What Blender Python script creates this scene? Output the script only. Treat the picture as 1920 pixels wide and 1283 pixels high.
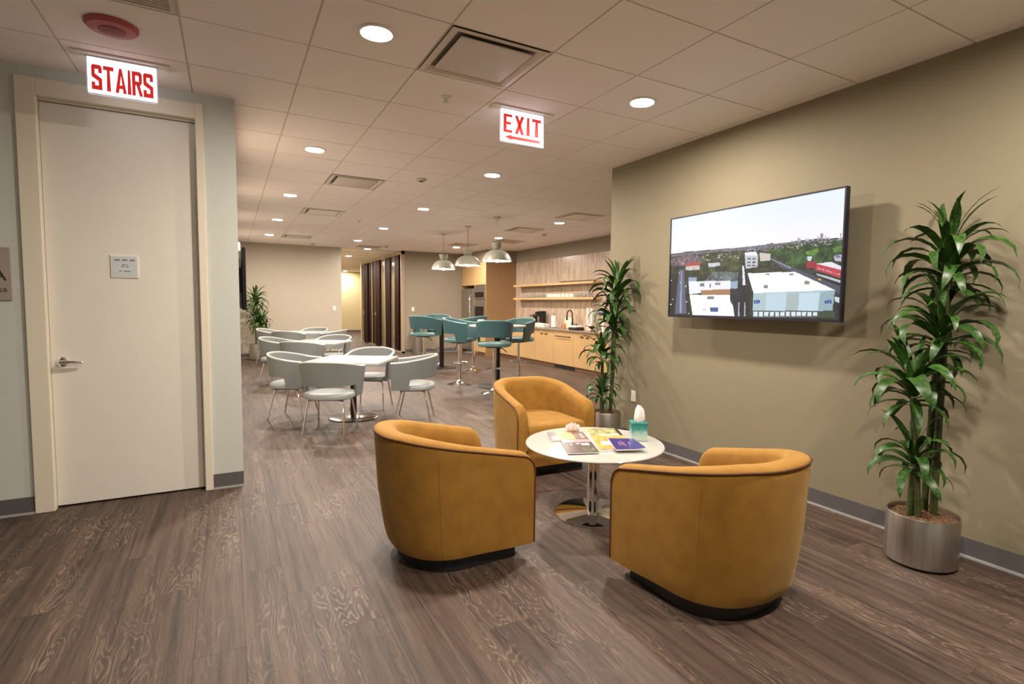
import bpy, bmesh, math, random
import numpy as np
from mathutils import Vector, Matrix
random.seed(7); np.random.seed(7)
for o in list(bpy.data.objects): bpy.data.objects.remove(o)
SC = bpy.context.scene; COL = SC.collection
PI = math.pi
H_CAM, CE = 1.4614, 2.995                     # eye height, ceiling height
# ------------------------------------------------------------------ camera, world, exposure
cam = bpy.data.cameras.new('camera'); cam_o = bpy.data.objects.new('camera', cam); COL.objects.link(cam_o)
cam.sensor_fit = 'HORIZONTAL'; cam.sensor_width = 36.0
FPX, CX, CY = 1010.87, 988.64, 641.10
cam.lens = FPX / 1920 * 36; cam.shift_x = (960 - CX) / 1920; cam.shift_y = (CY - 641.5) / 1920
cam.clip_start = .05; cam.clip_end = 100
CR = Vector((.8753829, -.48329418, .01146814)); CU = Vector((.02291929, .06518573, .99760991)); CF = Vector((.48288662, .87302781, -.06813923))
cam_o.matrix_world = Matrix(((CR.x, CU.x, -CF.x, 0), (CR.y, CU.y, -CF.y, 0), (CR.z, CU.z, -CF.z, H_CAM), (0, 0, 0, 1)))
SC.camera = cam_o
w = bpy.data.worlds.new('world'); SC.world = w; w.use_nodes = True
w.node_tree.nodes['Background'].inputs[0].default_value = (1, .8, .6, 1); w.node_tree.nodes['Background'].inputs[1].default_value = .02
SC.view_settings.view_transform = 'Standard'; SC.view_settings.look = 'None'; SC.view_settings.gamma = 1
SC.view_settings.use_curve_mapping = False; SC.view_settings.exposure = 0
LAMP_COL = (1.0, .885, .775); LAMP = 1040.0        # ceiling downlight lens: colour and radiance
BULB = 400.0; SCREEN = 1.02; SIGN = 1.7

# ------------------------------------------------------------------ helpers
def lin(r, g=None, b=None):
    if g is None: r, g, b = r
    f = lambda c: (c/255/12.92) if c/255 <= .04045 else ((c/255+.055)/1.055)**2.4
    return (f(r), f(g), f(b))
def mat(name, col, rough=.5, metal=0, **k):
    m = bpy.data.materials.new(name); m.use_nodes = True
    p = m.node_tree.nodes['Principled BSDF']
    p.inputs['Base Color'].default_value = (*col, 1); p.inputs['Roughness'].default_value = rough; p.inputs['Metallic'].default_value = metal
    for a, v in k.items(): p.inputs[a.replace('_', ' ')].default_value = v
    return m
def N(m, t, **k):
    n = m.node_tree.nodes.new(t)
    for a, v in k.items(): setattr(n, a, v)
    return n
def L(m, a, b): m.node_tree.links.new(a, b)
def noisy(m, scale, amount, stretch=(1, 1, 1), bump=0, detail=4, c2=None, coord='Object', lo=.35, hi=.65):
    """vary the base colour between itself and c2 (or a darker self) by stretched noise, with optional fine relief"""
    p = m.node_tree.nodes['Principled BSDF']; c = tuple(p.inputs['Base Color'].default_value)[:3]
    c2 = c2 or tuple(x*(1-amount) for x in c)
    tc = N(m, 'ShaderNodeTexCoord'); mp = N(m, 'ShaderNodeMapping'); mp.inputs['Scale'].default_value = stretch
    nz = N(m, 'ShaderNodeTexNoise'); nz.inputs['Scale'].default_value = scale; nz.inputs['Detail'].default_value = detail
    L(m, tc.outputs[coord], mp.inputs[0]); L(m, mp.outputs[0], nz.inputs['Vector'])
    cr = N(m, 'ShaderNodeValToRGB'); cr.color_ramp.elements[0].position = lo; cr.color_ramp.elements[1].position = hi
    cr.color_ramp.elements[0].color = (*c2, 1); cr.color_ramp.elements[1].color = (*c, 1)
    L(m, nz.outputs['Fac'], cr.inputs[0]); L(m, cr.outputs[0], p.inputs['Base Color'])
    if bump:
        b = N(m, 'ShaderNodeBump'); b.inputs['Strength'].default_value = bump; b.inputs['Distance'].default_value = .002
        L(m, nz.outputs['Fac'], b.inputs['Height']); L(m, b.outputs[0], p.inputs['Normal'])
    return m
def emis(name, col, s):
    m = bpy.data.materials.new(name); m.use_nodes = True; nt = m.node_tree; nt.nodes.remove(nt.nodes['Principled BSDF'])
    e = nt.nodes.new('ShaderNodeEmission'); e.inputs[0].default_value = (*col, 1); e.inputs[1].default_value = s
    nt.links.new(e.outputs[0], nt.nodes['Material Output'].inputs[0]); return m

class G:
    """collects geometry for ONE mesh"""
    def __init__(s): s.v = []; s.f = []; s.c = []
    def add(s, v, f, c=None):
        o = len(s.v); s.v += [tuple(x) for x in v]; s.f += [tuple(i+o for i in q) for q in f]
        s.c += [c]*len(f); return s
    def box(s, x0, x1, y0, y1, z0, z1, c=None):
        v = [(x, y, z) for z in (z0, z1) for y in (y0, y1) for x in (x0, x1)]
        return s.add(v, [(0,2,3,1), (4,5,7,6), (0,1,5,4), (2,6,7,3), (0,4,6,2), (1,3,7,5)], c)
    def rbox(s, x0, x1, y0, y1, z0, z1, r=.01, seg=2):
        bm = bmesh.new(); bmesh.ops.create_cube(bm, size=1)
        for q in bm.verts: q.co = ((x0+x1)/2+q.co.x*(x1-x0), (y0+y1)/2+q.co.y*(y1-y0), (z0+z1)/2+q.co.z*(z1-z0))
        bmesh.ops.bevel(bm, geom=list(bm.edges), offset=r, segments=seg, profile=.5, affect='EDGES')
        bm.verts.index_update(); s.add([q.co[:] for q in bm.verts], [[q.index for q in fc.verts] for fc in bm.faces]); bm.free(); return s
    def lathe(s, prof, n=32, x=0, y=0, z=0, cap=True):
        v = []; f = []
        for r, h in prof:
            for i in range(n):
                a = 2*PI*i/n; v.append((x+r*math.cos(a), y+r*math.sin(a), z+h))
        for k in range(len(prof)-1):
            for i in range(n):
                j = (i+1) % n; f.append((k*n+i, k*n+j, (k+1)*n+j, (k+1)*n+i))
        if cap:
            if prof[0][0] > 1e-4: f.append(tuple(range(n))[::-1])
            if prof[-1][0] > 1e-4: f.append(tuple((len(prof)-1)*n+i for i in range(n)))
        return s.add(v, f)
    def tube(s, path, r, n=8, closed=False):
        P = [Vector(p) for p in path]; m = len(P); rs = r if isinstance(r, (list, tuple)) else [r]*m
        v = []; f = []; up = None
        for i in range(m):
            t = (P[(i+1) % m]-P[i-1]) if closed else (P[min(i+1, m-1)]-P[max(i-1, 0)])
            t.normalize()
            if up is None: up = Vector((0, 0, 1)) if abs(t.z) < .9 else Vector((1, 0, 0))
            a = t.cross(up); a.normalize(); b = a.cross(t); b.normalize(); up = b
            for k in range(n):
                an = 2*PI*k/n; v.append(P[i]+a*(rs[i]*math.cos(an))+b*(rs[i]*math.sin(an)))
        for i in range(m if closed else m-1):
            j = (i+1) % m
            for k in range(n):
                l = (k+1) % n; f.append((i*n+k, i*n+l, j*n+l, j*n+k))
        if not closed: f.append(tuple(range(n))[::-1]); f.append(tuple((m-1)*n+k for k in range(n)))
        return s.add(v, f)
    def prism(s, poly, z0, z1, axis='z', off=0):
        """extrude a 2-D outline; axis z: (x,y); axis y: outline is (x,z) extruded along y; axis x: outline is (y,z)"""
        n = len(poly); v = []
        for zz in (z0, z1):
            for a, b in poly: v.append((a, b, zz) if axis == 'z' else (a, zz, b) if axis == 'y' else (zz, a, b))
        return s.add(v, [tuple(range(n))[::-1], tuple(n+i for i in range(n))]+[(i, (i+1) % n, n+(i+1) % n, n+i) for i in range(n)])
    def mesh(s, name, m, smooth=None):
        me = bpy.data.meshes.new(name); me.from_pydata(s.v, [], s.f); me.update()
        bm = bmesh.new(); bm.from_mesh(me); bmesh.ops.recalc_face_normals(bm, faces=bm.faces); bm.to_mesh(me); bm.free()
        if m: me.materials.append(m)
        if smooth:
            me.polygons.foreach_set('use_smooth', [True]*len(me.polygons)); me.set_sharp_from_angle(angle=math.radians(smooth))
        return me
def link(name, me, parent=None, loc=(0,0,0), rz=0, **props):
    o = bpy.data.objects.new(name, me); COL.objects.link(o); o.location = loc; o.rotation_euler = (0, 0, rz)
    if parent: o.parent = parent
    for k, v in props.items(): o[k] = v
    return o
def obj(name, g, m, parent=None, smooth=None, loc=(0,0,0), rz=0, **props):
    return link(name, g.mesh(name, m, smooth), parent, loc, rz, **props)
def thing(name, label, category, loc=(0,0,0), rz=0, group=None):
    o = link(name, None, None, loc, rz, label=label, category=category)
    o.empty_display_size = .1
    if group: o['group'] = group
    return o
def tag(o, label, category, group=None):
    o['label'] = label; o['category'] = category
    if group: o['group'] = group
    return o
def struct(name, g, m, smooth=None): return obj(name, g, m, None, smooth, kind='structure')
def dup(root, loc, rz, label, group=None):
    r = root.copy(); COL.objects.link(r); r.location = loc; r.rotation_euler = (0, 0, rz); r['label'] = label
    if group: r['group'] = group
    for ch in list(root.children):
        c = ch.copy(); COL.objects.link(c); c.parent = r
        for gch in list(ch.children):
            d = gch.copy(); COL.objects.link(d); d.parent = c
    return r
def face_attr(me, name, vals):
    a = me.attributes.new(name, 'FLOAT', 'FACE'); a.data.foreach_set('value', [float(x) for x in vals])
def face_col(me, name, cols):
    a = me.attributes.new(name, 'FLOAT_COLOR', 'FACE')
    c = np.ones((len(cols), 4), np.float32); c[:, :3] = np.asarray(cols); a.data.foreach_set('color', c.ravel())
def col_mat(name, rough=.3, emit=None):
    m = mat(name, (1, 1, 1), rough); p = m.node_tree.nodes['Principled BSDF']
    a = N(m, 'ShaderNodeAttribute', attribute_name='col')
    if emit:
        p.inputs['Base Color'].default_value = (.01, .01, .01, 1)
        L(m, a.outputs['Color'], p.inputs['Emission Color']); p.inputs['Emission Strength'].default_value = emit
    else: L(m, a.outputs['Color'], p.inputs['Base Color'])
    return m
def textg(s, size, g=None, x=0, y=0, z=0, ex=.001, squeeze=1, plane='xz', align='CENTER'):
    """lettering as flat geometry, standing in the xz plane or lying in xy"""
    g = g or G(); c = bpy.data.curves.new('t', 'FONT'); c.body = s; c.size = size; c.extrude = ex; c.align_x = align; c.resolution_u = 2
    o = bpy.data.objects.new('t', c); COL.objects.link(o); bpy.context.view_layer.update()
    me = o.to_mesh(); v = [q.co.copy() for q in me.vertices]; f = [tuple(q.vertices) for q in me.polygons]; o.to_mesh_clear()
    bpy.data.objects.remove(o); bpy.data.curves.remove(c)
    if plane == 'xz': v = [(x+q.x*squeeze, y-q.z, z+q.y) for q in v]
    elif plane == 'yz': v = [(x-q.z, y-q.x*squeeze, z+q.y) for q in v]
    else: v = [(x+q.x*squeeze, y+q.y, z+q.z) for q in v]
    return g.add(v, f)

# ------------------------------------------------------------------ materials
M = {}
M['khaki'] = noisy(mat('khaki_paint', lin(137, 128, 104), .75), 60, .04, bump=.05)
M['greypaint'] = noisy(mat('pale_grey_paint', lin(200, 203, 195), .7), 60, .03, bump=.05)
M['beige'] = noisy(mat('beige_paint', lin(180, 171, 155), .75), 60, .03, bump=.05)
M['taupe'] = noisy(mat('taupe_paint', lin(146, 135, 118), .75), 60, .03, bump=.05)
M['yellow'] = noisy(mat('warm_paint', lin(212, 196, 152), .75), 60, .03)
M['cream'] = mat('cream_enamel', lin(226, 218, 198), .35)
M['door'] = noisy(mat('door_paint', lin(228, 224, 212), .45), 8, .02)
M['base'] = mat('grey_vinyl_base', lin(94, 91, 91), .4)
M['basetoe'] = mat('base_toe', lin(170, 168, 166), .25)
M['tile'] = noisy(mat('ceiling_tile', lin(246, 238, 234), .9), 180, .05, bump=.15)
M['tee'] = mat('ceiling_tee', lin(204, 194, 176), .6)
M['plenum'] = mat('plenum', lin(120, 112, 100), .9)
M['chrome'] = mat('chrome', (.86, .86, .87), .06, 1)
M['satin'] = noisy(mat('satin_metal', (.68, .66, .63), .3, 1), 40, .12, (1, 1, .02))
M['steel'] = noisy(mat('brushed_steel', (.52, .49, .46), .34, 1), 60, .15, (1, 1, .03))
M['basemetal'] = mat('warm_grey_metal', (.40, .36, .33), .22, 1)
M['tvblack'] = mat('tv_black', (.006, .005, .005), .5, Specular_IOR_Level=.12)
M['black'] = mat('black_plastic', (.012, .012, .013), .35)
M['blackmetal'] = mat('black_metal', (.015, .014, .014), .4, .3)
M['bronze'] = mat('dark_bronze', (.03, .02, .016), .35, .6)
M['white'] = mat('white_laminate', lin(184, 180, 174), .35)
M['whiteglass'] = mat('back_painted_white_glass', lin(180, 179, 173), .12)
M['whiteplastic'] = mat('white_plastic', lin(232, 228, 220), .35)
M['paper'] = mat('white_paper', lin(244, 242, 238), .8)
M['velvet'] = mat('mustard_velvet', lin(152, 109, 34), .85, Sheen_Weight=.25, Sheen_Roughness=.4, Sheen_Tint=(1, .8, .4, 1))
noisy(M['velvet'], 11, .25, detail=5, c2=lin(141, 98, 26), lo=.32, hi=.6)
M['piping'] = mat('brown_piping', lin(92, 52, 20), .7)
M['fabric'] = noisy(mat('grey_upholstery', lin(130, 135, 135), .7), 300, .12, bump=.1)
M['fabriclight'] = mat('pale_grey_edge', lin(196, 196, 190), .6)
M['seat'] = mat('pale_grey_vinyl', lin(150, 155, 155), .45)
M['teal'] = mat('teal_vinyl', lin(58, 92, 97), .42)
M['teallight'] = mat('teal_edge', lin(98, 136, 138), .4)
M['tealseat'] = mat('teal_seat_vinyl', lin(78, 114, 117), .4)
M['wood'] = noisy(mat('pale_oak', lin(198, 163, 114), .5), 9, .12, (6, 6, .35), detail=6)
M['wooddark'] = noisy(mat('warm_oak', lin(166, 132, 94), .5), 9, .15, (6, 6, .35), detail=6)
M['toe'] = mat('brown_toe_kick', lin(120, 88, 66), .5)
M['stone'] = noisy(mat('grey_stone', lin(150, 134, 118), .25), 60, .3, detail=6)
M['mahogany'] = noisy(mat('dark_mahogany', lin(40, 14, 12), .5, Specular_IOR_Level=.06), 6, .3, (5, 5, .4))
M['shelfwood'] = noisy(mat('shelf_oak', lin(206, 172, 122), .5), 9, .12, (6, .35, 6))
M['cane'] = noisy(mat('green_cane', lin(74, 88, 42), .55), 30, .4, (1, 1, 1.5), c2=lin(58, 60, 30))
M['mulch'] = noisy(mat('coconut_mulch', lin(136, 102, 70), .95), 90, .6, bump=1, c2=lin(60, 40, 26))
M['leaf'] = mat('glossy_leaf', lin(62, 98, 34), .40, Specular_IOR_Level=.4)
noisy(M['leaf'], 3, .45, (1, 8, 8), c2=lin(28, 56, 20))
M['glass'] = mat('clear_glass', (.96, .97, .97), .06, 0, Transmission_Weight=.9, IOR=1.45)
M['officeglass'] = mat('office_glass', (.75, .8, .78), .02, 0, Transmission_Weight=1, IOR=1.3)
M['darkglass'] = mat('oven_glass', (.012, .009, .009), .35, Specular_IOR_Level=.15)
M['red'] = mat('red_letters', lin(200, 40, 36), .5, Emission_Color=(*lin(214, 48, 44), 1), Emission_Strength=.55)
M['pinkspk'] = mat('pink_red_metal', lin(176, 84, 84), .5)
M['pinkdark'] = mat('pink_mesh', lin(140, 60, 66), .6)
M['signpanel'] = emis('lit_acrylic', (1, .90, .96), SIGN)
M['acrylic'] = mat('clear_acrylic_edge', (.9, .92, .95), .1, 0, Transmission_Weight=.6)
M['lens'] = emis('lit_lens', LAMP_COL, LAMP)
M['bulb'] = emis('lit_bulb', (1, .74, .42), BULB)
M['shade'] = mat('pale_grey_green_enamel', lin(140, 138, 124), .4)
M['shadein'] = mat('white_enamel', lin(245, 240, 230), .4)
M['signgrey'] = mat('sign_grey', lin(160, 148, 138), .4)
M['signtext'] = mat('sign_text', lin(40, 30, 24), .6)
M['plaque'] = mat('plaque_face', lin(205, 210, 212), .35)
M['plaquetext'] = mat('plaque_text', lin(128, 130, 130), .6)
M['crystal'] = mat('pink_crystal', lin(240, 208, 202), .25, Subsurface_Weight=.2)
M['orange'] = mat('orange_soap', lin(226, 120, 60), .3)
# floor planks: limed-oak grain that runs along each board, shifted per board by its 'seed'
def plank_material():
    m = mat('limed_oak_plank', (.1, .07, .05), .55, Specular_IOR_Level=.55); p = m.node_tree.nodes['Principled BSDF']
    g = N(m, 'ShaderNodeNewGeometry'); s = N(m, 'ShaderNodeAttribute', attribute_name='seed')
    mul = N(m, 'ShaderNodeVectorMath', operation='SCALE'); mul.inputs[0].default_value = (17.3, 31.7, 9.1); L(m, s.outputs['Fac'], mul.inputs['Scale'])
    add = N(m, 'ShaderNodeVectorMath', operation='ADD'); L(m, g.outputs['Position'], add.inputs[0]); L(m, mul.outputs[0], add.inputs[1])
    def nz(scale, st, detail=3):
        mp = N(m, 'ShaderNodeMapping'); mp.inputs['Scale'].default_value = st; L(m, add.outputs[0], mp.inputs[0])
        n = N(m, 'ShaderNodeTexNoise'); n.inputs['Scale'].default_value = scale; n.inputs['Detail'].default_value = detail
        L(m, mp.outputs[0], n.inputs['Vector']); return n.outputs['Fac']
    def mth(op, a, b=None, c=None):
        n = N(m, 'ShaderNodeMath', operation=op)
        for i, x in enumerate((a, b, c)):
            if x is None: continue
            if isinstance(x, (int, float)): n.inputs[i].default_value = x
            else: L(m, x, n.inputs[i])
        return n.outputs[0]
    broad = nz(1, (9, 1.7, 1), 2.0)                       # cathedral figure
    fib = nz(1, (130, 5, 1), 3)
    wob = nz(1, (24, 10, 1), 2)
    rings = mth('SINE', mth('MULTIPLY_ADD', broad, 120.0, mth('MULTIPLY', wob, 6.0)))
    ln = mth('POWER', mth('MULTIPLY_ADD', rings, .5, .5), 4.0)
    mask = mth('SMOOTH_MIN', mth('MAXIMUM', mth('MULTIPLY_ADD', nz(1, (5.2, .8, 1), 1), 4.5, -1.95), 0), 1.0, .2)
    grain = mth('MULTIPLY', mth('MULTIPLY', ln, mask), mth('MULTIPLY_ADD', fib, 2.2, -.45))
    streak = mth('MULTIPLY_ADD', nz(1, (26, .9, 1), 4), 1.0, mth('MULTIPLY', fib, .6))
    cr = N(m, 'ShaderNodeValToRGB'); cr.color_ramp.elements[0].position = .55; cr.color_ramp.elements[1].position = 1.05
    cr.color_ramp.elements[0].color = (*lin(42, 31, 25), 1); cr.color_ramp.elements[1].color = (*lin(88, 70, 58), 1)
    L(m, streak, cr.inputs[0])
    mix = N(m, 'ShaderNodeMix', data_type='RGBA'); L(m, mth('MINIMUM', mth('MULTIPLY', grain, .72), 1.0), mix.inputs['Factor'])
    L(m, cr.outputs[0], mix.inputs['A']); mix.inputs['B'].default_value = (*lin(136, 117, 101), 1)
    tone = mth('MULTIPLY_ADD', mth('FRACT', mth('MULTIPLY', s.outputs['Fac'], 7.77)), .22, .89)
    sc = N(m, 'ShaderNodeVectorMath', operation='SCALE'); L(m, mix.outputs['Result'], sc.inputs[0]); L(m, tone, sc.inputs['Scale'])
    L(m, sc.outputs[0], p.inputs['Base Color'])
    L(m, mth('MULTIPLY_ADD', grain, -.08, .58), p.inputs['Roughness'])
    b = N(m, 'ShaderNodeBump'); b.inputs['Strength'].default_value = .25; b.inputs['Distance'].default_value = .001; L(m, streak, b.inputs['Height']); L(m, b.outputs[0], p.inputs['Normal'])
    return m
M['plank'] = plank_material()
M['subfloor'] = mat('joint', (.012, .009, .008), .8)

# ------------------------------------------------------------------ the room shell
XL, XR, YD, XK, YF, YB, XC = -3.2, 3.793, 4.775, 7.25, 15.75, -2.6, .073
floor = struct('floor', G().box(XL-.2, 10, YB-.2, 28, -.12, -.006), M['subfloor'])
ceiling = struct('ceiling', G().box(XL-.2, 10, YB-.2, YF+.2, CE+.02, CE+.12), M['plenum'])
struct('ceiling.001', G().box(2.5, 10, YF+.2, 28, CE, CE+.12), M['tile'])
wr = struct('wall_right', G().box(XR, XR+.18, YB, 4.936, 0, CE+.02), M['khaki'])
struct('wall_kitchen_return', G().box(XR+.18, XK+.2, 4.756, 4.936, 0, CE+.02), M['khaki'])
# left wall with the door opening
DX0, DX1, DZ = -1.085, -.185, 2.79
g = G().box(XL, DX0-.03, YD, YD+.16, 0, CE+.02).box(DX1+.03, XC, YD, YD+.16, 0, CE+.02).box(DX0-.03, DX1+.03, YD, YD+.16, DZ+.03, CE+.02)
struct('wall_left', g, M['greypaint'])
struct('wall_lounge_left', G().box(XC-.16, XC, YD+.16, YF, 0, CE+.02), M['beige'])
struct('wall_far', G().box(XC-.16, 2.762, YF, YF+.15, 0, CE+.02), M['beige'])
struct('wall_corridor_left', G().box(2.64, 2.762, YF+.15, 27.6, 0, CE), M['yellow'])
struct('wall_corridor_end', G().box(2.64, 10, 27.6, 27.75, 0, CE), M['yellow'])
struct('wall_corridor_right', G().box(9.8, 10, 21, 27.6, 0, CE), M['yellow'])
struct('wall_front_end', G().box(4.52, 6.3, 15.62, YF, 0, CE+.02), M['taupe'])
wk = struct('wall_kitchen', G().box(XK, XK+.15, 4.936, YF, 0, CE+.02), M['taupe'])
struct('wall_kitchen_far', G().box(6.3, XK, YF, YF+.1, 0, CE+.02), M['beige'])
struct('wall_back', G().box(XL, XR, YB-.1, YB, 0, CE+.02), M['greypaint'])
struct('wall_side', G().box(XL-.1, XL, YB, YD+.16, 0, CE+.02), M['greypaint'])
# bulkhead above the tall kitchen unit
struct('wall_bulkhead', G().box(6.33, XK, 13.8, YF, 2.66, CE+.02), M['taupe'])

# baseboards, with a coved toe part whose pale colour paints in its highlight
def baseboard(name, x0, x1, y0, y1, face):
    b = struct(name, G().box(x0, x1, y0, y1, .012, .118), M['base'])
    t = .009
    e = {'-x': (x0-t, x1, y0, y1), '-y': (x0, x1, y0-t, y1), '+x': (x0, x1+t, y0, y1)}[face]
    obj('toe_strip', G().box(*e, 0, .014), M['basetoe'], b)
baseboard('baseboard_right', XR-.008, XR, YB, 4.936, '-x')
baseboard('baseboard_left', XL, -1.19, YD-.008, YD, '-y')
baseboard('baseboard_corner', -.135, XC, YD-.008, YD, '-y')
baseboard('baseboard_far', XC, 2.762, YF-.008, YF, '-y')
baseboard('baseboard_front_end', 4.52, 6.15, 15.612, 15.62, '-y')
baseboard('baseboard_corridor', 2.77, 9.8, 27.592, 27.6, '-y')

# floor boards
def in_view(p):
    d = Vector(p)-Vector((0, 0, H_CAM)); z = d.dot(CF)
    if z < .1: return None
    x = CX+FPX*d.dot(CR)/z; y = CY-FPX*d.dot(CU)/z
    return z if -40 < x < 1960 and -40 < y < 1323 else None
PW, PLN = .190, 1.31
planks = []
nx = int((10-XL)/PW)+1
for i in range(nx):
    x0 = XL+i*PW; off = (i*.37+random.random()*.3) % 1*PLN
    y = YB-off
    while y < 27.8:
        y1 = y+PLN
        a, b = max(y, YB-.1), min(y1, 27.8)
        x1 = x0+PW
        ok = b > a and (a < YD+1.4 or x1 > XC-.1) and (x0 < XR+.1 or b > 4.8) and not (x0 > XK+.1 and b < YF)
        if ok:
            zs = [in_view((xx, yy, 0)) for xx in (x0, x1) for yy in (a, (a+b)/2, b)]; zs = [q for q in zs if q]
            planks.append((min(zs) if zs else 99+a, x0, x1, a, b))
        y = y1
planks.sort()
rest = G(); rseed = []
for k, (d, x0, x1, a, b) in enumerate(planks):
    e = .0004; sd = random.random()*10
    if k < 300:
        gg = G().box(x0+e, x1-e, a+e, b-e, -.007, random.uniform(-.0003, .0003)); me = gg.mesh('plank', M['plank']); face_attr(me, 'seed', [sd]*6)
        link('plank', me, floor)
    else: rest.box(x0+e, x1-e, a+e, b-e, -.007, 0); rseed += [sd]*6
me = rest.mesh('far_planks', M['plank']); face_attr(me, 'seed', rseed); link('far_planks', me, floor, kind='stuff')

# ceiling grid: lay-in tiles, each a part, with recessed tees between
TX, TY, X0, Y0 = .654, .662, .4545, 2.897
VENTS = {(1,0), (1,6), (1,10), (1,16), (7,7), (7,10), (7,15), (8,13), (4,18), (-2,0)}
tees = G()
for i in range(-6, 12):
    x = X0+i*TX
    if x < XL or x > XK: continue
    y0, y1 = (YB, YD) if x < XC else ((YB, YF) if x < XR else (4.936, YF))
    tees.box(x-.012, x+.012, y0, y1, CE+.0045, CE+.02)
for j in range(-9, 21):
    y = Y0+j*TY
    if y < YB or y > YF: continue
    x0, x1 = (XL, XR) if y < YD else (XC, XK)
    tees.box(x0, x1, y-.012, y+.012, CE+.005, CE+.02)
obj('ceiling_grid', tees, M['tee'], ceiling)
gap = .0055
for i in range(-6, 12):
    for j in range(-5, 21):
        if (i, j) in VENTS: continue
        x0, x1, y0, y1 = X0+i*TX+gap, X0+(i+1)*TX-gap, Y0+j*TY+gap, Y0+(j+1)*TY-gap
        x0, x1, y0, y1 = max(x0, XL), min(x1, XK), y0, min(y1, YF)
        if y0 > YD-.2: x0 = max(x0, XC)
        elif y1 > YD and x0 < XC: y1 = min(y1, YD) if x1 < XC else y1
        if y1 < 4.95: x1 = min(x1, XR)
        if x1-x0 < .03 or y1-y0 < .03: continue
        if not any(in_view((xx, yy, CE)) for xx in (x0, x1, (x0+x1)/2) for yy in (y0, y1)): 
            if y1 < 0: pass
        obj('ceiling_tile', G().box(x0, x1, y0, y1, CE, CE+.016), M['tile'], ceiling)

# ------------------------------------------------------------------ the white door
door = struct('door_1', G().rbox(DX0, DX1, YD+.055, YD+.10, .012, DZ-.004, .003, 1), M['door'])
hd = obj('door_lever', G().lathe([(.001, 0), (.012, 0), (.012, .03), (.001, .03)], 16), M['chrome'], door)
hd.data.transform(Matrix.Translation((DX0+.062, YD+.055, 1.03)) @ Matrix.Rotation(PI/2, 4, 'X'))
g = G(); g.lathe([(0, 0), (.034, 0), (.034, .006), (.026, .012), (.013, .014), (.013, .05), (.0, .05)], 24)
g.v = [(DX0+.062+x, YD+.055-z, 1.03+y) for x, y, z in g.v]
obj('rosette', g, M['chrome'], door, 40)
hd.data = G().tube([(DX0+.062, YD+.01, 1.03), (DX0+.09, YD+.005, 1.031), (DX0+.13, YD+.004, 1.03), (DX0+.165, YD+.01, 1.026), (DX0+.182, YD+.016, 1.024)], [.014, .012, .010, .009, .007], 12).mesh('door_lever', M['chrome'], 60)
obj('key_hole', G().lathe([(0, 0), (.005, 0), (.005, .002), (0, .002)], 10), M['black'], door).data.transform(Matrix.Translation((DX0+.062, YD+.0035, 1.03)) @ Matrix.Rotation(PI/2, 4, 'X'))
for z in (.25, 1.4, 2.55): obj('hinge', G().box(DX1-.012, DX1+.006, YD+.045, YD+.056, z-.05, z+.05), M['satin'], door)
# casing: two legs and a head, stepped profile
cas = struct('trim_1', G().rbox(-1.188, DX0+.004, YD-.022, YD+.03, 0, 2.915, .004, 1), M['cream'])
obj('casing_leg', G().rbox(DX1-.004, -.136, YD-.022, YD+.03, 0, 2.915, .004, 1), M['cream'], cas)
obj('casing_head', G().rbox(DX0+.004, DX1-.004, YD-.0215, YD+.03, DZ+.012, 2.914, .004, 1), M['cream'], cas)
obj('stop', G().box(DX0+.004, DX0+.0, YD+.03, YD+.16, 0, DZ).box(DX0-.03, DX0-.001, YD+.03, YD+.16, 0, DZ+.02), M['cream'], cas)
obj('stop', G().box(DX1+.001, DX1+.03, YD+.03, YD+.16, 0, DZ+.02), M['cream'], cas)
obj('stop', G().box(DX0, DX1, YD+.03, YD+.16, DZ, DZ+.03), M['cream'], cas)
for s in cas.children:
    if s.name.startswith('stop') and len(s.data.vertices) > 8: s.data = G().box(DX0-.03, DX0-.001, YD+.03, YD+.16, 0, DZ+.02).mesh('stop', M['cream'])
# notice on the door
nt = thing('door_notice', 'small pale square notice in a metal frame on the white door', 'sign', (-.650, YD+.055, 1.703))
obj('plate', G().rbox(-.082, .082, -.008, 0, -.081, .081, .002, 1), M['whiteplastic'], nt)
obj('face', G().box(-.074, .074, -.0095, -.0075, -.073, .072), M['plaque'], nt)
g = G()
def blur_line(g, z, spans, h=.007):
    for a, b in spans: g.box(a, b, -.0102, -.0094, z-h/2, z+h/2)
blur_line(g, .047, [(-.058, -.026), (-.014, .016), (.03, .060)], .012)
for z, spans in ((.014, [(-.016, .003), (.010, .018)]), (.000, [(-.022, -.001), (.007, .024)]), (-.032, [(-.032, -.018), (-.008, .034)])): blur_line(g, z, spans)
obj('lettering', g, M['plaquetext'], nt, kind='stuff')
# room sign at the left edge
rsn = thing('room_sign', 'grey wall sign with dark letters left of the white door', 'sign', (-1.36, YD, 1.627))
obj('plate', G().rbox(-.112, .112, -.012, 0, -.175, .172, .003, 1), M['signgrey'], rsn)
for ch, sz, x, z in (('A', .11, .052, -.105+.06), ('G', .036, .052, -.125+.005), ('R', .036, .080, -.125+.005)): obj('letter', textg(ch, sz, x=x, y=-.0125, z=z), M['signtext'], rsn)

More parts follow.
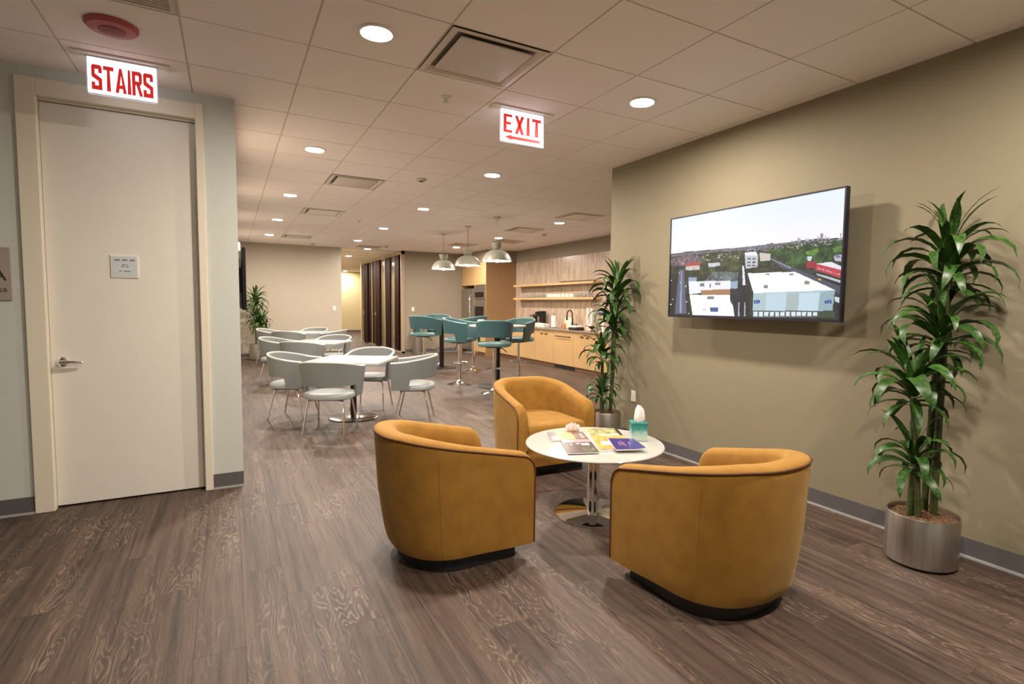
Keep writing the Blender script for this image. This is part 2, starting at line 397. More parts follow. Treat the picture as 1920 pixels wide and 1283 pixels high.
# ------------------------------------------------------------------ fixtures of the ceiling
def lamp_proto():
    t = thing('ceiling_downlight', 'x', 'light')
    obj('trim_ring', G().lathe([(.083, -.004), (.088, -.010), (.104, -.008), (.108, 0), (.083, 0), (.083, -.004)], 32, cap=False), M['whiteplastic'], t, 40)
    obj('lens', G().lathe([(0, -.0065), (.060, -.0065), (.083, -.0045)], 32, cap=False), M['lens'], t)
    return t
LP = lamp_proto(); first = True
LAMPS = [(.769, 3.2, 'round downlight nearest the STAIRS sign, first of the left-hand ceiling row'),
 (.789, 5.875, 'second round downlight from the front in the left-hand ceiling row'), (.803, 8.512, 'third round downlight from the front in the left-hand ceiling row'),
 (.828, 11.13, 'fourth round downlight from the front in the left-hand ceiling row'), (.843, 13.72, 'last round downlight of the left-hand row, nearest the far beige wall'),
 (2.754, .56, 'round downlight overhead near the camera on the right, out of the picture'), (3.46, 21.0, 'added unseen downlight deep in the corridor beside the dark doors'), (3.46, 23.7, 'added unseen downlight deepest in the corridor, hidden by the far wall'), (6.6, 24.6, 'added unseen downlight in the cross passage at the corridor end'),  # the three corridor downlights here are added, unseen, to brighten the corridor
 (.769, .56, 'round downlight overhead behind the left armchair, out of the picture'),
 (2.754, 3.238, 'round downlight to the right of the EXIT sign, nearest the television'), (2.767, 5.905, 'round downlight in the ceiling just beyond the EXIT sign'),
 (2.789, 8.559, 'third round downlight of the middle ceiling row, left of the pendants'), (2.803, 11.2, 'fourth round downlight of the middle ceiling row'),
 (2.808, 13.73, 'fifth round downlight of the middle ceiling row, near the corridor mouth'), (3.46, 15.64, 'round downlight in the ceiling at the corridor mouth'),
 (3.466, 18.38, 'round downlight inside the corridor beyond the far wall'), (4.912, 27.0, 'small round downlight at the very end of the corridor'),
 (5.425, 8.62, 'round downlight nearest the right wall corner in the kitchen ceiling row'), (5.46, 11.29, 'round downlight behind the cord of the nearest pendant'),
 (5.40, 13.76, 'round downlight in front of the tall oak kitchen unit')]
for x, y, lb in LAMPS:
    z = CE if y < YF else CE
    if first: LP.location = (x, y, z); LP['label'] = lb; LP['group'] = 'round ceiling downlights'; first = False
    else: dup(LP, (x, y, z), 0, lb, 'round ceiling downlights')

def vent(i, j, lb, plate=.235, drop=.0):
    cx, cy = X0+(i+.5)*TX, Y0+(j+.5)*TY
    t = thing('ceiling_vent', lb, 'vent', (cx, cy, CE), 0, 'square plaque ceiling vents')
    a, b = TX/2-.012, TY/2-.012
    g = G(); rings = [(a, b, -.004), (a-.03, b-.03, -.006), (a-.05, b-.05, .004), (a-.085, b-.085, .05), (a-.11, b-.11, .06)]
    v = []; f = []
    for p, q, z in rings: v += [(-p, -q, z), (p, -q, z), (p, q, z), (-p, q, z)]
    for k in range(len(rings)-1):
        for n in range(4): f.append((k*4+n, k*4+(n+1) % 4, k*4+4+(n+1) % 4, k*4+4+n))
    f.append((16, 17, 18, 19)); g.add(v, f); obj('frame', g, M['ventplate'], t)
    obj('plate', G().rbox(-plate, plate, -plate, plate, -.006, .004, .004, 2), M['ventplate'], t)
    for hx in (-plate+.03, plate-.05): obj('hanger', G().box(hx, hx+.02, plate-.05, plate-.02, .004, .05), M['satin'], t)
    return t
M['ventplate'] = mat('vent_enamel', lin(212, 202, 192), .25)
for (i, j), lb in {(1,0): 'large square ceiling vent left of the EXIT sign with open dark slot', (1,6): 'square ceiling vent beyond the second left-hand downlight',
   (1,10): 'square ceiling vent midway down the lounge ceiling', (1,16): 'square ceiling vent nearest the far beige wall', (7,7): 'square ceiling vent beside the right wall corner over the kitchen',
   (7,10): 'square kitchen ceiling vent right of the nearest pendant cord', (7,15): 'square ceiling vent behind the middle pendant cord', (8,13): 'square kitchen ceiling vent close to the tiled wall',
   (4,18): 'square ceiling vent at the corridor mouth'}.items(): vent(i, j, lb)
t = thing('return_grille', 'dark grey return grille at the upper left edge of the ceiling', 'vent', (X0-1.5*TX, Y0+.5*TY, CE))
obj('frame', G().box(-.315, .315, -.32, -.295, -.002, .012).box(-.315, .315, .295, .32, -.002, .012).box(-.315, -.29, -.295, .295, -.002, .012).box(.29, .315, -.295, .295, -.002, .012), M['tee'], t)
g = G()
for k in range(24): g.box(-.29, .29, -.29+k*.0245, -.278+k*.0245, 0, .01)
obj('louvres', g, M['tee'], t, kind='stuff')

# edge-lit signs
def stroke_letters():
    S = {}
    t = .20
    S['S'] = [[(.08,1),(.52,1),(.6,.9),(.6,.68),(.4,.68),(.4,.83),(.2,.83),(.2,.64),(0,.58),(0,.92)], [(0,.58),(.2,.64),(.6,.46),(.6,.36),(.42,.34),(.02,.50)], [(.6,.42),(.6,0),(0,0),(0,.30),(.2,.30),(.2,.17),(.4,.17),(.4,.42)]]
    S['T'] = [[(0,1),(.6,1),(.6,.84),(0,.84)], [(.22,.84),(.38,.84),(.42,0),(.18,0)]]
    S['A'] = [[(.25,1),(.35,1),(.35,.72),(.2,0),(0,0)], [(.35,1),(.35,.72),(.46,0),(.66,0),(.40,1)], [(.2,.32),(.46,.32),(.46,.18),(.2,.18)]]
    S['I'] = [[(.02,1),(.16,1),(.2,0),(-.02,0)]]
    S['R'] = [[(0,1),(.2,1),(.2,0),(0,0)], [(.2,1),(.5,1),(.6,.9),(.4,.84),(.2,.84)], [(.4,.84),(.6,.9),(.6,.58),(.42,.58)], [(.2,.60),(.6,.58),(.5,.44),(.2,.44)], [(.26,.44),(.46,.44),(.64,0),(.44,0)]]
    S['E'] = [[(0,1),(.18,1),(.18,0),(0,0)], [(.18,1),(.55,1),(.55,.86),(.18,.86)], [(.18,.58),(.46,.58),(.46,.44),(.18,.44)], [(.18,.14),(.55,.14),(.55,0),(.18,0)]]
    S['X'] = [[(0,1),(.19,1),(.6,0),(.40,0)], [(.41,1),(.6,1),(.19,0),(0,0)]]
    return S
LET = stroke_letters()
def lit_sign(name, label, x0, x1, y, z0, z1, word, lh, arrow, wscale):
    W = x1-x0; t = thing(name, label, 'sign', ((x0+x1)/2, y, CE))
    zt, zb = z1-CE, z0-CE
    obj('canopy', G().rbox(-W/2-.07, W/2+.07, -.05, .05, -.012, -.0005, .003, 1), M['whiteplastic'], t)
    obj('rail', G().box(-W/2, W/2, -.012, .012, zt-.004, -.012), M['satin'], t)
    obj('panel', G().box(-W/2+.006, W/2-.006, -.005, .005, zb+.008, zt-.004), M['signpanel'], t)
    obj('edge', G().box(-W/2, W/2, -.006, .006, zb, zb+.008).box(-W/2, -W/2+.006, -.006, .006, zb+.008, zt-.004).box(W/2-.006, W/2, -.006, .006, zb+.008, zt-.004), M['acrylic'], t)
    ws = {'I': .18, 'A': .66, 'E': .55}
    tot = sum(ws.get(c, .6) for c in word)*lh*wscale; gapw = (W*.86-tot)/(len(word)-1); x = -W*.43
    zl = zb+(.075 if arrow else .03)
    for c in word:
        for poly in [LET[c]]:
            g = G()
            for p in poly: g.prism([(x+a*lh*wscale, zl+b*lh) for a, b in p], -.0085, -.0052, 'y')
            obj('letter', g, M['red'], t)
        x += ws.get(c, .6)*lh*wscale+gapw
    if arrow:
        za = zb+.040
        g = G().prism([(-W*.40, za), (-W*.24, za+.021), (-W*.26, za+.0105), (W*.40, za+.0105), (W*.40, za-.0105), (-W*.26, za-.0105), (-W*.24, za-.021)], -.0085, -.0052, 'y'); obj('arrow', g, M['red'], t)
lit_sign('exit_sign', 'glowing EXIT sign with a red arrow pointing left', 1.872, 2.262, 3.86, 2.73, 2.984, 'EXIT', .138, True, .98)
lit_sign('stairs_sign', 'glowing STAIRS sign in red letters above the white door', -.745, -.374, 4.37, 2.75, 2.978, 'STAIRS', .152, False, .58)
# small ceiling devices
t = thing('ceiling_speaker', 'round dusky pink alarm speaker on the ceiling by the STAIRS sign', 'alarm', (-.538, 3.866, CE))
obj('dome', G().lathe([(.124, 0), (.126, -.012), (.112, -.028), (.065, -.034), (0, -.034)], 40), M['pinkspk'], t, 30)
obj('grille', G().lathe([(0, -.0345), (.060, -.0345), (.064, -.036), (.03, -.040), (0, -.041)], 32), M['pinkdark'], t, 40)
def sprinkler(x, y, lb):
    t = thing('sprinkler', lb, 'sprinkler', (x, y, CE))
    obj('escutcheon', G().lathe([(.042, 0), (.04, -.006), (.018, -.012), (0, -.012)], 20), M['whiteplastic'], t, 40)
    obj('head', G().lathe([(.008, -.012), (.008, -.03), (.02, -.034), (.02, -.038), (0, -.038)], 16), M['satin'], t, 40)
sprinkler(1.445, 3.904, 'small sprinkler head left of the EXIT sign'); sprinkler(2.155, 10.38, 'small sprinkler head far down the lounge ceiling')
def smoke(x, y, lb):
    t = thing('smoke_detector', lb, 'detector', (x, y, CE))
    obj('base', G().lathe([(.062, 0), (.062, -.012), (.05, -.03), (0, -.032)], 24), M['tee'], t, 40)
    obj('cap', G().lathe([(.03, -.032), (.028, -.04), (0, -.041)], 20), M['plenum'], t, 40)
smoke(2.104, 6.54, 'round grey detector on the ceiling left of the middle downlights'); smoke(1.95, 15.1, 'tiny round detector near the far beige wall'); smoke(6.0, 10.15, 'tiny round detector on the kitchen ceiling')
smoke(3.72, 14.6, 'dark round detector by the vent at the corridor mouth')

# ------------------------------------------------------------------ television on the right wall
def painter(w, h, corners, polys_fn):
    """flat picture as colours per cell; shapes given in the photo-crop frame whose screen corners are 'corners'"""
    A = []; src = [(0, 0), (1, 0), (1, 1), (0, 1)]
    for (X, Y), (u, v) in zip(src, corners):
        A.append([X, Y, 1, 0, 0, 0, -u*X, -u*Y]); A.append([0, 0, 0, X, Y, 1, -v*X, -v*Y])
    hcoef = np.linalg.solve(np.array(A, float), np.array(corners, float).ravel()); Hm = np.append(hcoef, 1).reshape(3, 3)
    U, V = np.meshgrid((np.arange(w)+.5)/w, (np.arange(h)+.5)/h)
    P = np.stack([U, V, np.ones_like(U)], -1) @ Hm.T; X, Y = P[..., 0]/P[..., 2], P[..., 1]/P[..., 2]
    img = np.zeros((h, w, 3)); polys_fn(img, X, Y, U, V)
    return np.clip(img, 0, 255)
def inside(X, Y, poly):
    r = np.zeros(X.shape, bool); n = len(poly)
    for i in range(n):
        x1, y1 = poly[i]; x2, y2 = poly[(i+1) % n]
        if y1 == y2: continue
        r ^= ((y1 > Y) != (y2 > Y)) & (X < (x2-x1)*(Y-y1)/(y2-y1)+x1)
    return r
def blobs(shape, step, amp):
    n = np.random.rand(shape[0]//step+2, shape[1]//step+2)
    yy = np.linspace(0, n.shape[0]-1.01, shape[0]); xx = np.linspace(0, n.shape[1]-1.01, shape[1])
    y0 = yy.astype(int); x0 = xx.astype(int); fy = (yy-y0)[:, None]; fx = (xx-x0)[None]
    a = n[np.ix_(y0, x0)]; b = n[np.ix_(y0, x0+1)]; c = n[np.ix_(y0+1, x0)]; d = n[np.ix_(y0+1, x0+1)]
    return ((a*(1-fx)+b*fx)*(1-fy)+(c*(1-fx)+d*fx)*fy-.5)*2*amp
def srgb2lin(img):
    c = img/255; return np.where(c <= .04045, c/12.92, ((c+.055)/1.055)**2.4)
def grid_picture(name, img, m, parent, fn):
    h, w, _ = img.shape; v = []; f = []
    for j in range(h+1):
        for i in range(w+1): v.append(fn(i/w, j/h))
    for j in range(h):
        for i in range(w):
            a = j*(w+1)+i; f.append((a, a+1, a+w+2, a+w+1))
    me = bpy.data.meshes.new(name); me.from_pydata(v, [], f); me.update(); me.materials.append(m)
    face_col(me, 'col', srgb2lin(img).reshape(-1, 3)); return link(name, me, parent)
def city(img, X, Y, U, V):
    def P(c, *pts):
        k = inside(X, Y, pts); img[k] = c
    def T(c, amp, step, *pts):
        k = inside(X, Y, pts); n = blobs(X.shape, step, amp)+blobs(X.shape, max(step//2, 2), amp*.7)+blobs(X.shape, 2, amp*.5); img[k] = (np.array(c)[None, None]*(np.clip(1+n[..., None], .25, 2))*(.8 if c[1] > c[0] and c[1] > c[2] else 1))[k]
    img[:] = np.array([226, 237, 252]); k = (Y-(650-(X-115)*.1))/300
    img += np.clip(1+k, 0, 1)[..., None]*np.array([22, 6, -4])
    hz = [(100,626),(260,606),(600,582),(690,578),(900,552),(1050,540),(1200,520),(1320,512),(1520,508)]
    T((52, 64, 52), .35, 6, *hz, (1520, 1200), (90, 1200))
    for x, t_, w_, c in ((1310,470,22,(150,135,160)),(1285,492,12,(175,175,195)),(1128,506,26,(172,170,190)),(1190,512,30,(190,190,205)),(1240,512,20,(185,180,200)),(1345,492,12,(180,175,195)),(1370,503,20,(185,185,205)),(1468,472,8,(170,150,165)),(915,542,22,(110,95,100)),(1080,524,14,(180,180,195)),(825,552,6,(110,110,115))):
        P(c, (x,t_),(x+w_,t_),(x+w_,560),(x,560))
    T((104, 104, 118), .25, 3, (100,628),(600,584),(900,556),(1250,524),(1500,514),(1500,540),(900,590),(400,620),(100,650))
    T((58, 92, 52), .45, 9, (870,600),(1000,565),(1250,540),(1500,520),(1500,690),(1260,720),(1100,745),(960,670))
    T((104, 150, 66), .25, 6, (1195,615),(1290,588),(1300,620),(1250,650),(1200,640)); T((104, 150, 66), .25, 6, (1405,590),(1490,568),(1490,625),(1420,625))
    T((66, 82, 50), .45, 9, (300,645),(450,612),(690,600),(690,800),(480,770),(330,800)); T((82, 98, 56), .3, 7, (560,640),(670,640),(660,700),(560,690))
    rs = np.random.RandomState(3)
    for n_ in range(150):                                       # far roofs among the trees
        x = rs.uniform(120, 1480); y0 = 645-(x-115)*.098+rs.uniform(2, 70)*(1 if x < 700 else .55); w_ = rs.uniform(6, 18); h_ = rs.uniform(3, 8)
        P([(150, 150, 165), (120, 112, 122), (176, 150, 146), (196, 198, 208)][n_ % 4], (x, y0), (x+w_, y0-1), (x+w_, y0+h_), (x, y0+h_))
    T((108, 92, 104), .35, 5, (115,660),(330,630),(380,700),(240,720),(115,720))
    P((168, 74, 72), (238,695),(358,686),(356,716),(240,724)); T((206, 196, 192), .08, 6, (240,724),(350,716),(352,752),(240,756)); T((200, 206, 216), .15, 5, (420,702),(512,694),(515,722),(425,734))
    T((28, 30, 36), .4, 5, (110,800),(185,770),(150,1120),(105,1120)); P((92, 98, 124), (188,750),(226,750),(252,1105),(158,1105)); P((150, 160, 185), (203,760),(210,760),(212,1100),(196,1100))
    for x, y in ((122,832),(186,775),(212,700),(196,850),(120,1026),(240,880),(245,1005),(265,1100),(135,985)): P((252, 240, 220), (x,y),(x+9,y),(x+9,y+9),(x,y+9))
    T((96, 108, 112), .3, 4, (455,770),(665,775),(660,852),(390,846)); P((152, 172, 200), (600,850),(660,850),(655,910),(600,905)); P((150, 165, 195), (264,814),(330,812),(330,842),(262,844))
    P((236, 240, 248), (264,846),(600,843),(600,915),(272,950)); P((166, 126, 88), (362,918),(600,910),(600,952),(370,955)); P((246, 248, 252), (274,954),(596,955),(600,1010),(637,1060),(637,1128),(300,1118))
    for x, y, w_, h_, c in ((355,862,36,24,(130,125,125)),(478,856,40,22,(150,140,135)),(415,968,52,22,(140,130,125)),(440,1058,64,34,(70,95,150)),(434,866,8,30,(90,95,105)),(382,1066,30,14,(210,212,218))): P(c, (x,y),(x+w_,y),(x+w_,y+h_),(x,y+h_))
    T((34, 38, 50), .3, 6, (600,920),(655,905),(662,780),(740,780),(755,1140),(640,1150)); P((30, 30, 40), (688,610),(700,600),(722,880),(750,1140),(660,1140),(684,880)); P((222, 226, 240), (692,725),(706,725),(720,880),(697,882))
    for x in (664, 712): P((165, 170, 190), (x, 1015),(x+9,1015),(x+12,1130),(x-2,1130))
    P((194, 198, 206), (710,640),(818,645),(812,735),(720,748)); P((206, 196, 188), (826,620),(916,630),(916,684),(835,690)); P((235, 238, 245), (712,618),(800,612),(815,645),(710,640))
    for x in (732, 772):
        for y in (662, 690, 716): P((92, 98, 110), (x,y),(x+26,y),(x+26,y+14),(x,y+14))
    T((60, 76, 60), .4, 7, (830,700),(960,700),(1010,770),(830,770))
    P((78, 82, 98), (915,668),(935,668),(1100,740),(1480,900),(1480,965),(1150,795),(1000,742)); P((150, 152, 168), (915,672),(925,670),(1085,745),(1075,752))
    T((58, 66, 62), .5, 6, (1160,770),(1290,760),(1480,850),(1480,885),(1280,800)); P((196, 202, 212), (1280,790),(1480,850),(1480,870),(1290,806)); P((232, 190, 60), (1300,832),(1320,836),(1320,848),(1300,844))
    P((156, 46, 60), (1204,700),(1276,690),(1276,750),(1204,745)); P((228, 228, 234), (1278,712),(1400,700),(1480,735),(1480,770)); P((192, 64, 82), (1278,712),(1480,765),(1478,832),(1274,762))
    for k in range(9): P((224, 200, 205), (1295+k*20, 745+k*6),(1303+k*20,747+k*6),(1303+k*20,757+k*6),(1295+k*20,755+k*6))
    P((206, 214, 228), (1206,655),(1244,655),(1240,690),(1212,690)); P((178, 184, 200), (1420,645),(1480,640),(1480,700),(1425,690)); P((110, 118, 135), (1420,645),(1452,640),(1480,668),(1440,668))
    P((246, 250, 252), (735,785),(1110,775),(1432,925),(1320,948),(785,945)); P((176, 198, 206), (785,945),(1432,925),(1416,1092),(778,1086)); P((192, 214, 228), (890,950),(1050,948),(1040,1086),(885,1086)); P((196, 218, 230), (1150,948),(1312,945),(1300,1090),(1140,1088))
    P((170, 186, 186), (1050,948),(1150,948),(1140,1088),(1040,1086)); P((150, 175, 185), (1315,945),(1432,925),(1416,1092),(1302,1090))
    for x, y, w_, h_ in ((865,882,34,24),(1190,852,40,26),(1068,790,34,14),(876,788,30,12)): P((142, 132, 118), (x,y),(x+w_,y),(x+w_,y+h_),(x,y+h_))
    for x in (790, 808, 824): P((44, 84, 160), (x,1002),(x+13,1002),(x+13,1028),(x,1028))
    for x in (1354, 1372, 1392): P((40, 70, 150), (x,1006),(x+15,1006),(x+15,1032),(x,1032))
    P((84, 100, 110), (780,1088),(1306,1096),(1300,1142),(780,1142))
    for k in range(12): P((222, 232, 236), (788+k*43,1094+k*.6),(820+k*43,1094+k*.6),(818+k*43,1132),(788+k*43,1130))
    P((66, 76, 62), (1306,1096),(1420,1092),(1462,1150),(1300,1142)); P((205, 214, 224), (1432,980),(1470,985),(1468,1030),(1432,1015))
    T((40, 46, 52), .4, 6, (1420,1040),(1480,1030),(1480,1180),(1440,1150))
img = painter(380, 214, [(125, 350), (1503, 110), (1468, 1165), (113, 1113)], city)
TVX, TY0, TY1, TZ0, TZ1 = 3.605, 2.162, 3.795, 1.367, 2.275
tv = thing('television', 'large wall television showing an aerial view of a city', 'television', (TVX, (TY0+TY1)/2, (TZ0+TZ1)/2))
hw, hh = (TY1-TY0)/2, (TZ1-TZ0)/2; b = .012
M['bezel'] = mat('tv_bezel', (.012, .010, .022), .3)
obj('bezel', G().box(-.002, .04, -hw, hw, -hh, -hh+b+.006).box(-.002, .04, -hw, hw, hh-b, hh).box(-.002, .04, -hw, -hw+b, -hh+b+.006, hh-b).box(-.002, .04, hw-b, hw, -hh+b+.006, hh-b), M['bezel'], tv)
obj('back_shell', G().rbox(.006, .045, -hw+.004, hw-.004, -hh+.004, hh-.004, .008, 1).rbox(.04, .09, -hw*.6, hw*.6, -hh*.7, hh*.5, .01, 1), M['black'], tv)
obj('bracket', G().box(.08, XR-TVX-.001, -.25, -.2, -.25, .25).box(.08, XR-TVX-.001, .2, .25, -.25, .25), M['blackmetal'], tv)
scr = grid_picture('screen', img, col_mat('lit_screen', .3, SCREEN), tv, lambda u, v: (.0035, hw-b-u*(2*hw-2*b), hh-b-v*(2*hh-2*b-.006)))
obj('sensor', G().rbox(-.003, .02, -.03, .03, -hh-.008, -hh+.001, .002, 1), M['black'], tv)
# outlet on the wall below
def wall_plate(name, lb, cat, loc, rz, kind):
    t = thing(name, lb, cat, loc, rz)
    obj('cover_plate', G().rbox(-.036, .036, -.007, 0, -.060, .060, .003, 1), M['whiteplastic'], t)
    if kind == 'outlet':
        for z in (-.022, .022): obj('socket', G().rbox(-.015, .015, -.0095, -.006, z-.013, z+.013, .003, 1), M['cream'], t)
    else: obj('rocker', G().rbox(-.016, .016, -.011, -.006, -.033, .033, .002, 1), M['cream'], t)
wall_plate('wall_outlet', 'white electrical outlet low on the khaki wall by the potted plant', 'outlet', (XR, 4.478, .495), PI*1.5, 'outlet')
wall_plate('light_switch', 'white light switch on the far beige wall', 'switch', (2.567, YF, 1.31), 0, 'switch')
wall_plate('wall_control', 'small white control plate on the wall left of the fridge', 'switch', (4.765, 15.62, 1.30), 0, 'switch')
for (y0, y1, lb) in ((8.9, 10.6, 'dark wall television seen edge-on above the far potted plant'), (11.1, 12.8, 'second dark television seen edge-on, mostly behind the first')):
    t = thing('wall_television', lb, 'television', (XC, (y0+y1)/2, 1.79))
    q = (y1-y0)/2
    obj('panel', G().rbox(.105, .155, -q, q, -.45, .46, .008, 1), M['tvblack'], t); obj('mount', G().box(.001, .106, -.2, .2, -.2, .2), M['blackmetal'], t)
t = thing('wall_speaker', 'small white wall device high beside the edge-on televisions', 'speaker', (XC, 6.74, 2.06)); obj('housing', G().rbox(0.001, .05, -.05, .05, -.05, .05, .015, 2), M['whiteplastic'], t, 40); obj('bracket', G().box(.0005, .012, -.015, .015, -.07, .07), M['satin'], t)

# ------------------------------------------------------------------ barrel armchairs
def u_path(hw, yf, yc, yb, n=22, pw=2.35):
    """U outline from right front round the back to left front; straight arms then a rounded (superellipse) back"""
    pts = []
    for k in range(9): pts.append((hw, yf+(yc-yf)*k/9))
    for k in range(n+1):
        a = PI*k/n; c, s = math.cos(a), math.sin(a)
        pts.append((hw*math.copysign(abs(c)**(2/pw), c), yc-(yc-yb)*abs(s)**(2/pw)))
    for k in range(8, -1, -1): pts.append((-hw, yf+(yc-yf)*k/9))
    return pts
def arclen(p):
    s = [0]
    for a, b in zip(p, p[1:]): s.append(s[-1]+math.hypot(b[0]-a[0], b[1]-a[1]))
    return s
def smooth(t): t = min(max(t, 0), 1); return t*t*(3-2*t)
def armchair():
    t = thing('armchair', 'x', 'armchair')
    out = u_path(.383, .362, -.02, -.415); inn = u_path(.283, .362, -.02, -.300)
    s = arclen(out); T_ = s[-1]; zb = .088
    def ztop(si):
        d = min(si, T_-si); u_ = min(d, .78); z = .603+.215*u_-.10*max(0, u_-.5)**2*4*.55
        r = .075
        if d < r: z += -r+math.sqrt(max(r*r-(r-d)**2, 0))
        return z
    # sections: outer bottom .. outer top, rolled top, inner top .. inner low
    fr = [(0, None, 0)]
    secs = []
    ds = [0, .008, .02, .04, .06, .075]
    idx = []
    # resample outline with extra stations near the arm fronts
    def at(path, si):
        k = 0
        while k < len(s)-2 and s[k+1] < si: k += 1
        u = (si-s[k])/max(s[k+1]-s[k], 1e-9); a, b = path[k], path[k+1]
        return (a[0]+(b[0]-a[0])*u, a[1]+(b[1]-a[1])*u)
    st = sorted(set(ds+[T_-d for d in ds]+[x for x in s if .09 < x < T_-.09]))
    g = G(); v = []; f = []; pipe = []
    K = 0
    for si in st:
        o, i = at(out, si), at(inn, si); z = ztop(si)
        sec = []
        for zz, q, qy in ((zb, .93, .84), (zb+.02, .945, .865), (zb+.07, .957, .895), (zb+.17, .972, .935), (zb+.31, .99, .985), (z-.055, 1.0, 1.03), (z-.02, 1.0, 1.035)):
            bk = smooth((.30-o[1])/.35); q = 1-(1-q)*bk
            sec.append((o[0]*q, o[1]*qy if o[1] < 0 else o[1], min(zz, z-.012) if zz > zb else zz))
        for u, dz in ((.04, -.006), (.2, .004), (.4, .008), (.6, .006), (.8, -.004), (.96, -.03)):
            oy = o[1]*1.03 if o[1] < 0 else o[1]; sec.append((o[0]+(i[0]-o[0])*u, oy+(i[1]-oy)*u, z+dz))
        for zz in (z-.10, .40, .25): sec.append((i[0], i[1], min(zz, z-.04)))
        K = len(sec); v += sec
        pipe.append((o[0]*1.004, o[1]*1.038 if o[1] < 0 else o[1], z-.014))
    m = len(st)
    for a in range(m-1):
        for b in range(K-1): f.append((a*K+b, (a+1)*K+b, (a+1)*K+b+1, a*K+b+1))
    f.append(tuple(range(K))); f.append(tuple((m-1)*K+b for b in range(K))[::-1])
    g.add(v, f); obj('shell', g, M['velvet'], t, 50)
    lo = [(.383, .364, zb+.005), (.383, .365, .3), (.383, .366, .49)]
    full = lo+[(x, max(y, -9)+(.003 if y > .3 else 0), z) for x, y, z in pipe]+[(-x, y, z) for x, y, z in lo[::-1]]
    obj('piping', G().tube(full, .0055, 6), M['piping'], t, 60)
    # seams at the quarter points of the back
    for sg in (1, -1):
        q = [(sg*.272*k, -.246*k-.02*(k-.97), z) for z, k in ((.10, .972), (.2, .992), (.35, 1.0), (.5, 1.003), (.64, 1.003))]
        # seam sits on the outline where the straight arm turns into the back
        k0 = min(range(len(out)), key=lambda n: abs(out[n][0]-sg*.355)+(0 if out[n][1] < -.02 else 9)); ox, oy = out[k0]
        obj('seam', G().tube([(ox*(1-(1-k)*smooth((.30-oy)/.35)), oy*ky, z) for z, k, ky in ((.090, .93, .84), (.108, .945, .865), (.158, .957, .895), (.258, .972, .935), (.398, .99, .985), (.56, .998, 1.01), (.64, 1.0, 1.03))], .0022, 5), M['velvet'], t)
    # seat base block and cushion
    inner = [(x*.985, y*.985 if y < .3 else .352) for x, y in inn]
    obj('seat_base', G().prism(inner, zb, .27), M['velvet'], t)
    c = []
    prof = [(.27, .97), (.275, .995), (.31, 1.0), (.40, 1.0), (.435, .985), (.45, .93), (.456, .75), (.458, .3)]
    cv = []; cf = []; base = [(x*.99, min(y, .36)) for x, y in inn]; cy0 = .05
    nb = len(base)
    for z, k in prof:
        for x, y in base: cv.append((x*k, cy0+(y*.99+.012*(y > .3)-cy0)*k, z))
    for a in range(len(prof)-1):
        for b in range(nb): cf.append((a*nb+b, a*nb+(b+1) % nb, (a+1)*nb+(b+1) % nb, (a+1)*nb+b))
    cf.append(tuple((len(prof)-1)*nb+b for b in range(nb))); cf.append(tuple(range(nb))[::-1])
    obj('seat_cushion', G().add(cv, cf), M['velvet'], t, 60)
    pl = [(x*.84, y*.74 if y < .3 else y-.07) for x, y in u_path(.375, .345, -.02, -.40)]
    obj('plinth', G().prism(pl, 0, zb+.004), M['black'], t)
    return t
A1 = armchair()
def place(o, x, y, face, lb, grp): o.location = (x, y, 0); o.rotation_euler = (0, 0, math.radians(face-90)); o['label'] = lb; o['group'] = grp
GA = 'mustard barrel armchairs'
place(A1, 1.135, 3.000, 3, 'mustard velvet barrel armchair left of the white table, seen from its side', GA)
dup(A1, (2.185, 1.925, 0), math.radians(92-90), 'mustard velvet barrel armchair nearest the camera, right of the white table', GA)
dup(A1, (2.462, 4.235, 0), math.radians(-92-90), 'mustard velvet barrel armchair behind the white table, its seat showing', GA)

# ------------------------------------------------------------------ round lounge table and the things on it
TBX, TBY, TBZ = 2.222, 3.030, .505
t = thing('lounge_table', 'round white table on a chrome pedestal between the mustard armchairs', 'table', (TBX, TBY, 0))
obj('tabletop', G().lathe([(0, .489), (.46, .489), (.478, .493), (.482, .499), (.478, .5045), (.47, .505), (0, .505)], 96), M['whiteglass'], t, 40)
obj('underplate', G().lathe([(.16, .478), (.16, .489), (0, .489)], 32), M['blackmetal'], t)
obj('column', G().lathe([(.044, .014), (.044, .478)], 40, cap=False), M['chrome'], t, 40)
obj('base', G().lathe([(.27, 0), (.272, .006), (.262, .012), (.05, .018), (.044, .02), (.0, .02)], 72), M['chrome'], t, 30)
def cover_noise(base, amp, step, h=60, w=44):
    n = blobs((h, w), step, amp)+blobs((h, w), max(step//2, 2), amp*.5)
    return np.clip(np.array(base)[None, None]*(1+n[..., None]), 0, 255)
